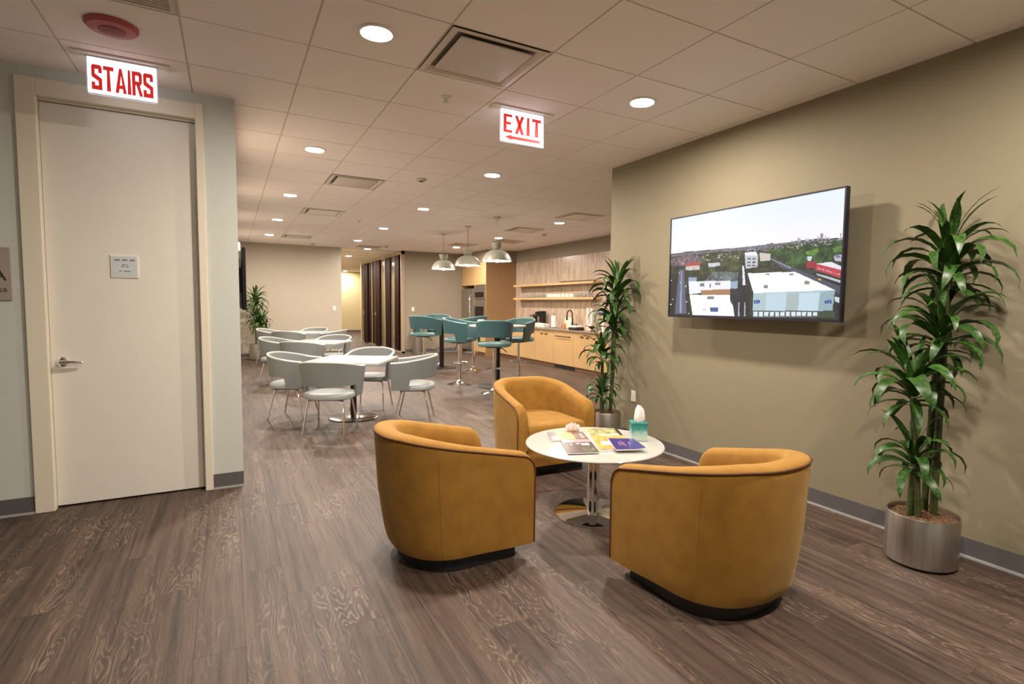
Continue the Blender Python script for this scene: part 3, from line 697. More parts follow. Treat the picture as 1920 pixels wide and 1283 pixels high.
def magazine(label, corners, z, th, img, group='magazines on the lounge table', curl=0):
    """corners: far-left, far-right, near-right, near-left of the cover on the table"""
    P = [Vector((x, y, 0)) for x, y in corners]; c = sum(P, Vector())/4
    t = thing('magazine', label, 'magazine', (c.x, c.y, z), 0, group)
    Q = [p-c for p in P]
    def at(u, v, dz):
        p = (Q[0]*(1-u)+Q[1]*u)*(1-v)+(Q[3]*(1-u)+Q[2]*u)*v
        k = curl*max(0, u-.6)**2*max(0, v)*6
        return (p.x, p.y, dz+k)
    g = G(); n = 14; v = []; f = []
    for dz in (0, th):
        for j in range(n+1):
            for i in range(n+1):
                x, y, zz = at(i/n, j/n, dz); v.append((x*.99, y*.99, zz))
    S = (n+1)*(n+1)
    for j in range(n):
        for i in range(n):
            a = j*(n+1)+i; f.append((a, a+1, a+n+2, a+n+1)); f.append((S+a, S+a+1, S+a+n+2, S+a+n+1))
    per = [i for i in range(n+1)]+[(k+1)*(n+1)-1 for k in range(1, n+1)]+[n*(n+1)+i for i in range(n-1, -1, -1)]+[k*(n+1) for k in range(n-1, 0, -1)]
    for a, b in zip(per, per[1:]+per[:1]): f.append((a, b, S+b, S+a))
    obj('pages', g.add(v, f), M['paper'], t)
    grid_picture('cover', img, M['cover'], t, lambda u, v: at(u, v, th+.0022))
M['cover'] = col_mat('printed_cover', .25)
# picture arrays run u: left to right, v: far to near
im = cover_noise((150, 110, 92), .08, 8, 30, 60); im[:, 36:] = cover_noise((120, 106, 98), .1, 6, 30, 60)[:, 36:]; im[:, 14:40] = cover_noise((216, 160, 96), .08, 8, 30, 60)[:, 14:40]; im[:, :13] = (84, 74, 70); im[14:27, 5:14] = (238, 228, 222)
im[11:14, 21:28] = (120, 78, 50); im[26:] = (96, 74, 64); im[6:22:3, 50:56] = (214, 208, 204); im[4:6, 2:58] *= .85
magazine('magazine with an orange sunset cover at the left on the white table', [(2.057, 3.403), (2.311, 3.297), (2.213, 3.075), (1.943, 3.163)], TBZ, .006, im)
im = cover_noise((84, 68, 68), .2, 9, 40, 60); im[:9] = cover_noise((170, 148, 152), .08, 5, 40, 60)[:9]; im[22:, 32:] = cover_noise((96, 94, 80), .15, 5, 40, 60)[22:, 32:]
for a, b in ((36, 39), (40, 42), (43, 47), (48, 52)): im[12:19, a:b] = (226, 220, 216)
im[12:15, 26:34] = (200, 194, 192); im[12:18, 14:17] = (214, 208, 204); im[30:34, 50:55] = (140, 130, 120)
magazine('dark magazine with white block letters nearest the left armchair', [(2.018, 3.142), (2.208, 3.07), (2.070, 2.765), (1.876, 2.837)], TBZ+.007, .006, im)
im = cover_noise((206, 158, 92), .14, 7, 60, 50); im[:22] = cover_noise((168, 164, 116), .2, 7, 60, 50)[:22]; im[19:24, 14:] = cover_noise((226, 212, 184), .08, 6, 60, 50)[19:24, 14:]; im[2:5, 4:46] = cover_noise((140, 138, 100), .2, 4, 60, 50)[2:5, 4:46]
im[40:50, 8:22] = (240, 226, 220); im[:24, 45:] = (62, 52, 48); im[18:24, 38:45] = (236, 214, 200)
magazine('thick magazine with a green and ochre cover under the purple booklet', [(2.37, 3.345), (2.59, 3.245), (2.345, 2.755), (2.099, 2.800)], TBZ, .016, im)
im = np.tile(np.array([66., 52., 118.]), (50, 40, 1))*(1+blobs((50, 40), 10, .08)[..., None])
for c0, r0, r1 in ((10, 18, 34), (14, 14, 32), (17, 18, 36), (25, 18, 28)): im[r0:r1, c0:c0+1] = (196, 156, 150)
magazine('purple booklet with curled corner on top of the ochre magazine', [(2.315, 2.995), (2.468, 2.905), (2.362, 2.654), (2.178, 2.733)], TBZ+.0185, .007, im, curl=.010)
# tissue box
tb = thing('tissue_box', 'teal and white tissue box with a tissue standing up', 'tissue box', (2.556, 2.957, TBZ), math.radians(60))
M['tissuebox'] = mat('tissue_box_print', lin(90, 178, 168), .45)
mm = M['tissuebox']; p = mm.node_tree.nodes['Principled BSDF']; tc = N(mm, 'ShaderNodeTexCoord'); sp = N(mm, 'ShaderNodeSeparateXYZ'); L(mm, tc.outputs['Object'], sp.inputs[0])
nz = N(mm, 'ShaderNodeTexNoise'); nz.inputs['Scale'].default_value = 22; L(mm, tc.outputs['Object'], nz.inputs['Vector'])
ad = N(mm, 'ShaderNodeMath', operation='MULTIPLY_ADD'); L(mm, nz.outputs['Fac'], ad.inputs[0]); ad.inputs[1].default_value = .07; L(mm, sp.outputs['Z'], ad.inputs[2])
cr = N(mm, 'ShaderNodeValToRGB'); e = cr.color_ramp.elements; e[0].position = .055; e[0].color = (*lin(196, 214, 200), 1); e[1].position = .145; e[1].color = (*lin(34, 128, 122), 1)
q = cr.color_ramp.elements.new(.095); q.color = (*lin(150, 196, 184), 1); q = cr.color_ramp.elements.new(.115); q.color = (*lin(70, 152, 144), 1)
L(mm, ad.outputs[0], cr.inputs[0]); L(mm, cr.outputs[0], p.inputs['Base Color'])
obj('carton', G().rbox(-.056, .056, -.056, .056, 0, .132, .003, 1), M['tissuebox'], tb)
obj('slot', G().lathe([(0, .1322), (.034, .1322), (.034, .1330), (0, .1330)], 24), M['teallight'], tb)
v = []; f = []; prof = [(.032, .128), (.040, .150), (.038, .180), (.031, .205), (.026, .226), (.016, .240)]
for k, (r, z) in enumerate(prof):
    for n in range(16):
        a = 2*PI*n/16; rr = r*(1+.30*math.sin(3*a+.35*k)+.10*math.sin(7*a-k)); v.append((rr*math.cos(a)*1.0, rr*math.sin(a)*.95, z+.010*math.sin(2*a+1)*k/5))
for k in range(len(prof)-1):
    for n in range(16): f.append((k*16+n, k*16+(n+1) % 16, k*16+16+(n+1) % 16, k*16+16+n))
f.append(tuple(80+n for n in range(16)))
obj('tissue', G().add(v, f), M['paper'], tb, 60)
# pink flower-shaped candle holder
fl = thing('flower_candle_holder', 'pale pink flower-shaped candle holder at the back of the white table', 'candle holder', (2.268, 3.372, TBZ))
obj('bowl', G().lathe([(.032, 0), (.05, .012), (.054, .03), (.046, .034), (.03, .018), (0, .014)], 24), M['crystal'], fl, 60)
for ring, (r, n, zt, tilt) in enumerate(((.052, 9, .046, .9), (.036, 7, .058, .6), (.018, 5, .064, .3))):
    for k in range(n):
        a = 2*PI*(k+.5*ring)/n; g = G()
        v = [(0, -.012, .012), (0, .012, .012), (tilt*.012, -.017, .03), (tilt*.012, .017, .03), (tilt*.02, -.006, zt), (tilt*.02, .006, zt), (-.006, 0, .022)]
        g.add(v, [(0, 1, 3, 2), (2, 3, 5, 4), (0, 6, 1), (6, 0, 2), (6, 2, 4), (6, 4, 5), (6, 5, 3), (6, 3, 1)])
        obj('petal', g, M['crystal'], fl, None, (r*.72*math.cos(a), r*.72*math.sin(a), 0), a)

# ------------------------------------------------------------------ potted dracaenas
def leaf_mesh(L_, wd, elev, droop):
    n = 7; v = []; f = []; x = z = 0; a = elev
    for k in range(n+1):
        u = k/n; wv = wd*(math.sin(PI*min(.12+u*.88, 1))**.7)*(1 if u < .98 else .05)
        ca, sa = math.cos(a), math.sin(a)
        v += [(x-.18*wv*sa*0, -wv, z+.25*wv), (x, 0, z-.06*wv), (x, wv, z+.25*wv)]
        x += L_/n*ca; z += L_/n*sa; a -= droop/n*(.5+u*1.2)
    for k in range(n):
        b = k*3; f += [(b, b+1, b+4, b+3), (b+1, b+2, b+5, b+4)]
    return G().add(v, f)
LV = [leaf_mesh(1, wd, e, d).mesh('leaf', M['leaf'], 80) for wd, (e, d) in zip((.06, .07, .085, .09, .09, .08), ((1.38, 1.1), (1.2, 2.3), (1.0, 3.0), (.8, 3.1), (.5, 2.7), (.1, 2.0)))]
def plant(label, x, y, pot_r, pot_h, canes, roses, group, seed, stuff=False):
    rnd = random.Random(seed); t = thing('potted_dracaena', label, 'plant', (x, y, 0), 0, group)
    pt = obj('planter', G().lathe([(pot_r-.012, .015), (pot_r, .018), (pot_r, pot_h-.004), (pot_r-.002, pot_h), (pot_r-.008, pot_h), (pot_r-.010, pot_h-.05), (0, pot_h-.05)], 56), M['steel'], t, 30)
    obj('foot', G().lathe([(pot_r-.018, 0), (pot_r-.018, .016)], 40), M['black'], pt)
    v = []; f = []; R = 10; S = 28
    for k in range(R+1):
        for n in range(S):
            a = 2*PI*n/S; r = (pot_r-.0105)*k/R; v.append((r*math.cos(a), r*math.sin(a), pot_h-.026+.02*math.cos(k/R*1.5)+rnd.uniform(-.008, .008)))
    for k in range(R):
        for n in range(S): f.append((k*S+n, k*S+(n+1) % S, k*S+S+(n+1) % S, k*S+S+n))
    obj('mulch', G().add(v, f), M['mulch'], t, 60, kind='stuff')
    for pts, r0 in canes: obj('cane', G().tube(pts, [r0*(1+.08*(k % 2)) for k in range(len(pts))], 10), M['cane'], t, 60)
    gg = G()
    for (rx, ry, rz, n, Ls, ht) in roses:
        for k in range(n):
            u = (k+.5)/n; vi = min(int(u*6+rnd.uniform(-.6, .6)), 5) if u > .1 else 0; vi = max(vi, 0)
            az = k*2.39996+rnd.uniform(-.25, .25)+seed; ln = Ls*(.68+.4*math.sin(PI*min(.2+u*.75, 1)))*rnd.uniform(.85, 1.15)
            Mx = Matrix.Translation((rx+.012*math.cos(az), ry+.012*math.sin(az), rz+ht*(.5-u))) @ Matrix.Rotation(az, 4, 'Z') @ Matrix.Rotation(rnd.uniform(-.35, .35), 4, 'X') @ Matrix.Diagonal((ln, ln*rnd.uniform(.8, 1.15)*(.34/Ls)**.5, ln, 1))
            if stuff:
                me = LV[vi]; gg.add([Mx @ q.co for q in me.vertices], [tuple(q.vertices) for q in me.polygons])
            else:
                # keep tips off the wall behind
                tip = max((Mx @ q.co).x for q in LV[vi].vertices)+x
                if tip > XR-.01:
                    s = max(.45, (XR-.012-x-rx)/(tip-x-rx)); Mx = Mx @ Matrix.Diagonal((s, 1, s, 1))
                    if max((Mx @ q.co).x for q in LV[vi].vertices)+x > XR-.006: continue
                lf = link('leaf', LV[vi], t); lf.matrix_local = Mx
    if stuff: obj('foliage', gg, M['leaf'], t, 80, kind='stuff')
    return t
def cane(a, b, bend=.02, n=14):
    return [tuple(a[i]+(b[i]-a[i])*k/n+(bend*math.sin(PI*k/n) if i < 2 else 0) for i in range(3)) for k in range(n+1)]
GP = 'potted dracaenas in metal planters'
plant('tall potted dracaena in a brushed metal planter right of the television', 3.49, 1.555, .178, .292,
      [(cane((.03, -.04, .22), (.10, -.01, 1.66), .004), .019), (cane((.055, .02, .22), (.06, 0, 1.26), .004), .018), (cane((-.07, -.01, .22), (-.094, .04, .96), -.006), .017), (cane((-.08, .03, .22), (-.093, .02, .55), 0), .018)],
      [(.10, -.005, 1.70, 46, .37, .26), (.062, -.005, 1.31, 40, .35, .22), (-.094, .045, 1.00, 36, .34, .18), (-.093, .02, .60, 26, .28, .13)], GP, 3)
plant('potted dracaena in a metal planter at the wall corner behind the tissue box', 3.57, 4.66, .158, .317,
      [(cane((.02, -.04, .24), (.105, -.01, 1.56), .004), .019), (cane((.055, .0, .24), (.065, -.01, 1.22), .004), .018), (cane((-.06, -.02, .24), (-.055, .02, .88), -.006), .017), (cane((-.05, .03, .24), (-.067, 0, .46), 0), .016)],
      [(.105, -.01, 1.60, 42, .37, .24), (.065, -.015, 1.26, 36, .34, .2), (-.055, .02, .92, 32, .31, .16), (-.067, -.004, .51, 28, .26, .12)], GP, 11)
plant('far potted dracaena in a pale planter against the beige wall', .62, 15.18, .20, .40,
      [(cane((-.04, 0, .3), (-.041, .03, 1.38), .004), .02), (cane((.06, 0, .3), (.065, -.03, .85), .004), .02)],
      [(-.041, .04, 1.42, 44, .40, .3), (-.02, .0, 1.0, 30, .34, .2), (.065, -.04, .86, 36, .36, .24)], GP, 5, True)
# paper wrap around the base of the nearest canes
# ------------------------------------------------------------------ cafe chairs, bar stools (same wrapped shell)
def shell_parts(t, zs, fab, edge, seatm, hw=.315, sc=1.0):
    """zs: top of seat. A curved back band that wraps into two arm panels reaching down to the seat"""
    out = u_path(hw, .235, -.02, -.30, 20, 2.1); s = arclen(out); T_ = s[-1]; th = .032
    inn = u_path(hw-th, .235, -.02, -.30+th, 20, 2.1)
    st = list(range(len(out))); v = []; f = []; rim = []
    zt_b, zt_f, zl, zp = zs+.355, zs+.275, zs+.085, zs-.062
    for k in st:
        d = min(s[k], T_-s[k]); u = d/(T_/2)
        zt = zt_f+(zt_b-zt_f)*smooth(u*1.1); pan = smooth((.235-d)/.035)
        z0 = zl+(zp-zl)*pan; lean = 1.0
        o, i = out[k], inn[k]; kk = 1-.10*(1-(z0-zp)/(zt-zp))
        ot = (o[0]*1.03, o[1]*1.03 if o[1] < 0 else o[1]); it = (i[0]*1.03, i[1]*1.03 if i[1] < 0 else i[1])
        zm = (z0+zt)/2; km = (kk+1.03)/2
        v += [(o[0]*kk, o[1]*kk if o[1] < 0 else o[1], z0), (o[0]*km, o[1]*km if o[1] < 0 else o[1], zm), (*ot, zt-.006), ((ot[0]+it[0])/2, (ot[1]+it[1])/2, zt), (*it, zt-.006), (i[0]*km, i[1]*km if i[1] < 0 else i[1], zm), (i[0]*kk, i[1]*kk if i[1] < 0 else i[1], z0)]
        rim.append(((ot[0]+it[0])/2, (ot[1]+it[1])/2, zt-.004))
    K = 7; m = len(st)
    for a in range(m-1):
        for b in range(K): f.append((a*K+b, (a+1)*K+b, (a+1)*K+(b+1) % K, a*K+(b+1) % K))
    f.append(tuple(range(K))); f.append(tuple((m-1)*K+b for b in range(K)))
    obj('backrest', G().add(v, f), fab, t, 40)
    g = G(); g.tube(rim, .0165, 6); obj('top_edge', g, edge, t, 60)
    ob = [(.275*math.copysign(abs(math.cos(a))**.8, math.cos(a)), -.015+.255*math.copysign(abs(math.sin(a))**.8, math.sin(a))) for a in [2*PI*k/36 for k in range(36)]]
    prof = [(zs-.072, .90), (zs-.06, .985), (zs-.03, 1.0), (zs-.012, .975), (zs, .90), (zs+.004, .5)]
    v = [(x*k, y*k, z) for z, k in prof for x, y in ob]; n = 36; f = []
    for a in range(len(prof)-1):
        for b in range(n): f.append((a*n+b, a*n+(b+1) % n, (a+1)*n+(b+1) % n, (a+1)*n+b))
    f.append(tuple((len(prof)-1)*n+b for b in range(n))); f.append(tuple(range(n))[::-1])
    obj('seat', G().add(v, f), seatm, t, 50)
def cafe_chair():
    t = thing('cafe_chair', 'x', 'chair'); zs = .462
    shell_parts(t, zs, M['fabric'], M['fabriclight'], M['seat'])
    obj('under_frame', G().box(-.19, .19, -.16, -.13, zs-.085, zs-.07).box(-.19, .19, .11, .14, zs-.085, zs-.07).box(-.19, -.16, -.13, .11, zs-.085, zs-.07).box(.16, .19, -.13, .11, zs-.085, zs-.07), M['black'], t)
    for sx in (-1, 1):
        for sy, fy in ((-.15, -.235), (.125, .215)):
            obj('leg', G().tube([(sx*.15, sy*.9, zs-.082), (sx*.185, sy, zs-.088), (sx*.197, sy*1.05, zs-.11), (sx*.232, fy, .006), (sx*.232, fy, .0)], [.011, .011, .011, .0095, .0095], 10), M['chrome'], t, 60)
    return t
C0 = cafe_chair(); used = False
GC = 'pale grey cafe chairs'
TABS = [(1.364, 7.03, 'nearest'), (1.42, 10.42, 'middle'), (1.52, 13.95, 'farthest')]
for n, (cx, cy, nm) in enumerate(TABS):
    t = thing('cafe_table', {'nearest': 'nearest square white cafe table on a black column', 'middle': 'middle square white cafe table of the row of three', 'farthest': 'farthest square white cafe table, by the far beige wall'}[nm], 'table', (cx, cy, 0), math.radians(60), 'square white cafe tables')
    obj('tabletop', G().rbox(-.46, .46, -.46, .46, .722, .752, .006, 2), M['white'], t)
    obj('underplate', G().box(-.2, .2, -.2, .2, .708, .722), M['blackmetal'], t)
    obj('column', G().lathe([(.038, .016), (.038, .708)], 24), M['blackmetal'], t, 40)
    obj('base', G().lathe([(.30, .004), (.302, .010), (.29, .017), (.04, .022), (0, .022)], 56), M['basemetal'], t, 30)
    obj('base_rim', G().lathe([(.298, 0), (.306, 0), (.306, .010), (.298, .010), (.298, 0)], 56, cap=False), M['blackmetal'], t)
    for da, dd, pos in ((240, .75, 'in front of'), (330, .77, 'to the right of'), (150, .76, 'to the left of'), (60, .74, 'behind')):
        if n == 1 and da == 330: continue
        a = math.radians(da); x, y = cx+dd*math.cos(a), cy+dd*math.sin(a); face = da+180+(6 if da == 330 else 0)
        lb = f'pale grey tub cafe chair {pos} the {nm} square white table'
        if not used: C0.location = (x, y, 0); C0.rotation_euler = (0, 0, math.radians(face-90)); C0['label'] = lb; C0['group'] = GC; used = True
        else: dup(C0, (x, y, 0), math.radians(face-90), lb, GC)
def bar_stool():
    t = thing('bar_stool', 'x', 'stool'); zs = .85
    shell_parts(t, zs, M['teal'], M['teallight'], M['tealseat'], .30)
    obj('plate', G().rbox(-.12, .12, -.12, .12, zs-.092, zs-.073, .004, 1), M['black'], t)
    obj('column', G().lathe([(.033, .04), (.033, .40), (.039, .402), (.039, .425), (.028, .427), (.028, zs-.09)], 24), M['chrome'], t, 40)
    obj('base', G().lathe([(.225, 0), (.226, .006), (.20, .014), (.12, .03), (.06, .052), (.036, .085), (.031, .10), (0, .10)], 56), M['chrome'], t, 40)
    g = G(); g.tube([(.15*math.cos(a), .02+.16*math.sin(a), .40) for a in [math.radians(-25+230*k/24) for k in range(25)]], .010, 8)
    g.tube([(.13, -.045, .40), (.03, 0, .41)], .009, 8).tube([(-.13, -.045, .40), (-.03, 0, .41)], .009, 8)
    obj('footrest', g, M['chrome'], t, 60)
    obj('lever', G().tube([(.05, 0, zs-.098), (.14, 0, zs-.11), (.20, 0, zs-.17)], .007, 8), M['black'], t, 60)
    return t
S0 = bar_stool(); used = False
BT = [(4.165, 8.63, 'nearer'), (4.236, 11.70, 'farther')]
for x, y, nm in BT:
    t = thing('bar_table', f'{nm} tall round white bar table on a black column', 'table', (x, y, 0), 0, 'tall round bar tables')
    obj('tabletop', G().lathe([(0, 1.068), (.49, 1.068), (.505, 1.074), (.508, 1.084), (.503, 1.096), (.49, 1.098), (0, 1.098)], 72), M['white'], t, 40)
    obj('underplate', G().lathe([(0, 1.05), (.16, 1.05), (.16, 1.068), (0, 1.068)], 24), M['blackmetal'], t)
    obj('column', G().lathe([(.052, .02), (.052, 1.05)], 28, cap=False), M['blackmetal'], t, 40)
    obj('base', G().lathe([(.335, 0), (.337, .008), (.33, .014), (.06, .024), (0, .024)], 64), M['blackmetal'], t, 30)
for (x, y), face, lb in [((3.66, 9.16), -42, 'teal bar stool left of the nearer bar table, side on'), ((3.80, 7.98), 62, 'teal bar stool in front of the nearer bar table, seen from behind'),
        ((4.78, 8.98), 208, 'teal bar stool right of the nearer bar table, facing the lounge'), ((3.62, 11.08), 38, 'teal bar stool left of the farther bar table, near the steel bin'),
        ((4.40, 12.40), 256, 'teal bar stool behind the farther bar table'), ((4.72, 11.02), 124, 'teal bar stool between the two bar tables, mostly hidden')]:
    if not used: S0.location = (x, y, 0); S0.rotation_euler = (0, 0, math.radians(face-90)); S0['label'] = lb; S0['group'] = 'teal bar stools'; used = True
    else: dup(S0, (x, y, 0), math.radians(face-90), lb, 'teal bar stools')
t = thing('napkin_holder', 'small white square holder on the nearer bar table', 'holder', (3.98, 8.93, 1.098), .2)
obj('body', G().rbox(-.05, .05, -.045, .045, 0, .085, .006, 2), M['whiteplastic'], t); obj('napkins', G().box(-.04, .04, -.03, .03, .085, .092), M['paper'], t)
t = thing('waste_bin', 'cylindrical brushed steel bin against the wall behind the bar stool', 'bin', (4.84, 15.36, 0))
obj('body', G().lathe([(.175, .01), (.18, .02), (.18, .72), (.17, .735)], 40), M['satin'], t, 30); obj('lid', G().lathe([(.17, .735), (.16, .75), (.08, .77), (0, .775)], 40), M['chrome'], t, 40); obj('foot', G().lathe([(.17, 0), (.17, .01)], 32), M['black'], t)

# ------------------------------------------------------------------ pendants
def pendant(y, lb):
    t = thing('pendant_lamp', lb, 'lamp', (4.155, y, CE), 0, 'three dome pendants above the bar tables')
    z0 = 2.228-CE
    obj('canopy', G().lathe([(.062, 0), (.062, -.02), (.01, -.026), (0, -.026)], 28), M['tee'], t, 40)
    obj('cord', G().tube([(0, 0, -.02), (0, 0, z0+.31)], .0035, 6), M['black'], t)
    # dome with inner white lining, waist and flared cap
    prof = [(.258, 0), (.250, .03), (.228, .085), (.190, .135), (.140, .172), (.085, .192), (.052, .196)]
    obj('shade', G().lathe([(r, z0+z) for r, z in prof], 48, cap=False), M['shade'], t, 60)
    obj('lining', G().lathe([(r-.004, z0+z) for r, z in prof]+[(.0, z0+.194)], 48, cap=False), M['shadein'], t, 60)
    obj('cap', G().lathe([(.052, z0+.196), (.062, z0+.205), (.078, z0+.232), (.092, z0+.275), (.100, z0+.318), (.094, z0+.320), (.02, z0+.310), (0, z0+.310)], 40), M['shade'], t, 50)
    obj('bulb', G().lathe([(0, z0-.022), (.024, z0-.014), (.034, z0+.012), (.030, z0+.04), (.017, z0+.08), (0, z0+.10)], 20), M['bulb'], t, 80)
    obj('socket', G().lathe([(.02, z0+.10), (.02, z0+.19), (0, z0+.19)], 16), M['satin'], t)
for y, lb in ((8.65, 'nearest dome pendant lamp over the nearer bar table'), (9.98, 'middle dome pendant lamp between the two bar tables'), (11.36, 'farthest dome pendant lamp over the farther bar table')): pendant(y, lb)

# ------------------------------------------------------------------ kitchen
# tiles: thin upright strips, each in relief, too fine to pick apart
g = G(); rnd = random.Random(4)
M['tilestrip'] = mat('taupe_tile', lin(186, 166, 144), .22); mm = M['tilestrip']; a = N(mm, 'ShaderNodeAttribute', attribute_name='seed')
cr = N(mm, 'ShaderNodeValToRGB'); cr.color_ramp.elements[0].color = (*lin(172, 151, 134), 1); cr.color_ramp.elements[1].color = (*lin(196, 177, 158), 1)
L(mm, a.outputs['Fac'], cr.inputs[0]); L(mm, cr.outputs[0], mm.node_tree.nodes['Principled BSDF'].inputs['Base Color'])
sd = []; tw, tl = .05, .29; y = 8.2
while y < 13.79:
    off = rnd.random()*tl; z = .91-off
    while z < 2.65:
        a0, a1 = max(z, .91), min(z+tl, 2.65)
        if a1-a0 > .01:
            g.box(XK-.009-rnd.random()*.004, XK, y+.001, min(y+tw-.001, 13.795), a0+.001, a1-.001); sd += [rnd.random()]*6
        z += tl
    y += tw
me = g.mesh('wall_tiles', M['tilestrip']); face_attr(me, 'seed', sd); link('wall_tiles', me, wk, kind='stuff')
# base cabinets
XF = 6.66
def cabinet(y0, y1, lb, toe=True):
    t = thing('base_cabinet', lb, 'cabinet', (XF, (y0+y1)/2, 0), 0, 'pale oak base cabinets'); q = (y1-y0)/2
    obj('carcass', G().box(.02, XK-XF-.012, -q, q, .10, .868), M['wood'], t)
    for s0, s1 in ((-q+.003, -.002), (.002, q-.003)):
        d = obj('door', G().rbox(0, .02, s0, s1, .10, .862, .0015, 1), M['wood'], t)
        m_ = s1-.10 if s0 < -.01 else s0+.10
        obj('pull', G().box(-.014, .0, m_-.055, m_+.055, .775, .783).box(-.014, -.010, m_-.055, m_+.055, .765, .783), M['bronze'], d)
    obj('toe_kick', G().box(.05, .07, -q, q, 0, .10), M['toe'], t)
for y0, y1, lb in ((12.56, 13.79, 'pale oak base cabinet next to the tall oak unit'), (11.66, 12.555, 'pale oak base cabinet left of the sink, behind the right bar stool'), (10.77, 11.655, 'pale oak base cabinet under the black faucet'), (9.06, 9.93, 'pale oak base cabinet behind the leaves of the corner plant'), (8.16, 9.055, 'pale oak base cabinet hidden mostly by the khaki wall corner')): cabinet(y0, y1, lb)
t = thing('dishwasher', 'oak fronted dishwasher with a long dark bar handle', 'dishwasher', (XF, 10.35, 0))
obj('body', G().box(.02, XK-XF-.012, -.415, .415, .10, .868), M['wood'], t); obj('door', G().rbox(0, .02, -.413, .413, .10, .862, .0015, 1), M['wood'], t)
obj('handle', G().tube([(0, -.3, .755), (-.035, -.3, .755), (-.035, .3, .755), (0, .3, .755)], .009, 8), M['bronze'], t); obj('sticker', G().box(-.001, 0, -.08, .13, .79, .83), mat('pink_sticker', lin(214, 150, 120), .6), t); obj('toe_grille', G().box(.04, .06, -.415, .415, 0, .10), M['black'], t)
ct = obj('countertop', G().rbox(6.625, XK-.014, 8.16, 13.785, .870, .910, .004, 1), M['stone']); tag(ct, 'speckled grey stone countertop over the oak cabinets', 'countertop')
# tall unit with fridge and ovens
UX = 6.30
t = thing('tall_oak_unit', 'tall oak unit housing the fridge and wall ovens', 'cabinet', (UX, 13.8, 0))
obj('side_panel', G().box(0, XK-UX-.001, 0, .035, 0, 2.658), M['wooddark'], t)
obj('side_panel', G().box(0, XK-UX-.001, 1.785, 1.82, 0, 2.658), M['wooddark'], t)
obj('divider', G().box(0, .6, .80, .83, .0, 2.02), M['wood'], t)
obj('upper_cabinet', G().box(.02, XK-UX-.001, .035, 1.785, 2.02, 2.658), M['wood'], t)
for a, b in ((.037, .909), (.913, 1.783)): obj('door', G().rbox(0, .02, a, b, 2.022, 2.655, .0015, 1), M['wood'], t)
obj('drawer', G().rbox(0, .6, .037, .798, .10, .93, .002, 1), M['wood'], t); obj('toe_kick', G().box(.05, .6, .035, .80, 0, .10), M['toe'], t)
t = thing('refrigerator', 'stainless refrigerator with a tall bar handle in the oak unit', 'refrigerator', (UX, 15.10, 0))
obj('body', G().box(.03, .75, -.44, .44, .02, 1.93), M['steel'], t); obj('door', G().rbox(-.02, .03, -.44, .44, .70, 1.92, .006, 1), M['steel'], t); obj('drawer', G().rbox(-.02, .03, -.44, .44, .10, .69, .006, 1), M['steel'], t); obj('grille', G().box(0, .03, -.44, .44, .005, .095), M['black'], t)
obj('handle', G().tube([(-.02, -.30, .78), (-.075, -.30, .78), (-.075, -.30, 1.72), (-.02, -.30, 1.72)], .016, 10), M['chrome'], t, 60)
for z0, z1, lb in ((.95, 1.60, 'lower black-glass oven in the tall oak unit'), (1.61, 2.01, 'upper black-glass oven in the tall oak unit')):
    t = thing('wall_oven', lb, 'oven', (UX, 14.218, z0), 0, 'built-in wall ovens'); h_ = z1-z0
    obj('body', G().box(.01, .55, -.375, .375, 0, h_), M['steel'], t); obj('door', G().rbox(-.02, .01, -.37, .37, .02, h_-.14, .003, 1), M['steel'], t); obj('window', G().box(-.022, -.0195, -.30, .30, .05, h_-.20), M['darkglass'], t)
    obj('control_panel', G().box(-.01, .01, -.37, .37, h_-.13, h_-.01), M['steel'], t); obj('handle', G().tube([(-.02, -.3, h_-.165), (-.055, -.3, h_-.165), (-.055, .3, h_-.165), (-.02, .3, h_-.165)], .009, 8), M['chrome'], t)
# floating shelves and what stands on them
for z, lb in ((1.60, 'lower floating oak shelf carrying the glasses'), (1.955, 'upper floating oak shelf on the tiled wall')):
    s_ = obj('floating_shelf', G().rbox(7.0, XK-.014, 9.70, 13.5, z, z+.055, .002, 1), M['shelfwood']); tag(s_, lb, 'shelf', 'floating oak shelves')
ZS = 1.6555
def row(proto_fn, name, label, cat, ys, x, z, group):
    first = None; ORD = 'first second third fourth fifth sixth seventh eighth ninth tenth eleventh twelfth thirteenth fourteenth'.split()
    for k, y in enumerate(ys):
        lb = label.format(ORD[k])
        if first is None:
            first = proto_fn(); first.name = name; first.location = (x, y, z); tag(first, lb, cat, group)
        else:
            c = first.copy(); COL.objects.link(c); c.location = (x+(.012 if k % 2 else 0), y, z); c['label'] = lb
gl = lambda: obj('drinking_glass', G().lathe([(.028, .001), (.034, .004), (.037, .125), (.0345, .125), (.031, .010), (0, .009)], 20), M['glass'], None, 40)
mg = lambda: obj('white_cup', G().lathe([(.032, 0), (.036, .004), (.042, .09), (.039, .09), (.033, .008), (0, .007)], 20), M['whiteplastic'], None, 40)
row(gl, 'drinking_glass', 'clear drinking glass, {} from the left end of the lower oak shelf', 'glass', [13.15-.095*k for k in range(14)], 7.085, ZS, 'drinking glasses on the lower shelf')
row(mg, 'white_cup', 'white cup, {} from the left in the close row on the lower oak shelf', 'cup', [11.75-.095*k for k in range(13)], 7.085, ZS, 'white cups on the lower shelf')
row(gl, 'drinking_glass', 'clear glass right of the white cups, {} from those cups', 'glass', [10.44-.09*k for k in range(4)]+[10.0, 9.91], 7.085, ZS, 'glasses at the right of the lower shelf')
row(lambda: obj('glass_dish', G().lathe([(.04, .001), (.07, .012), (.085, .03), (.08, .03), (.05, .01), (0, .008)], 20), M['glass'], None, 40), 'glass_dish', 'shallow clear dish on the upper oak shelf, {} from the left', 'dish', [11.1-.2*k for k in range(7)], 7.11, 2.0105, 'glass dishes on the upper shelf')
ZC = .9105
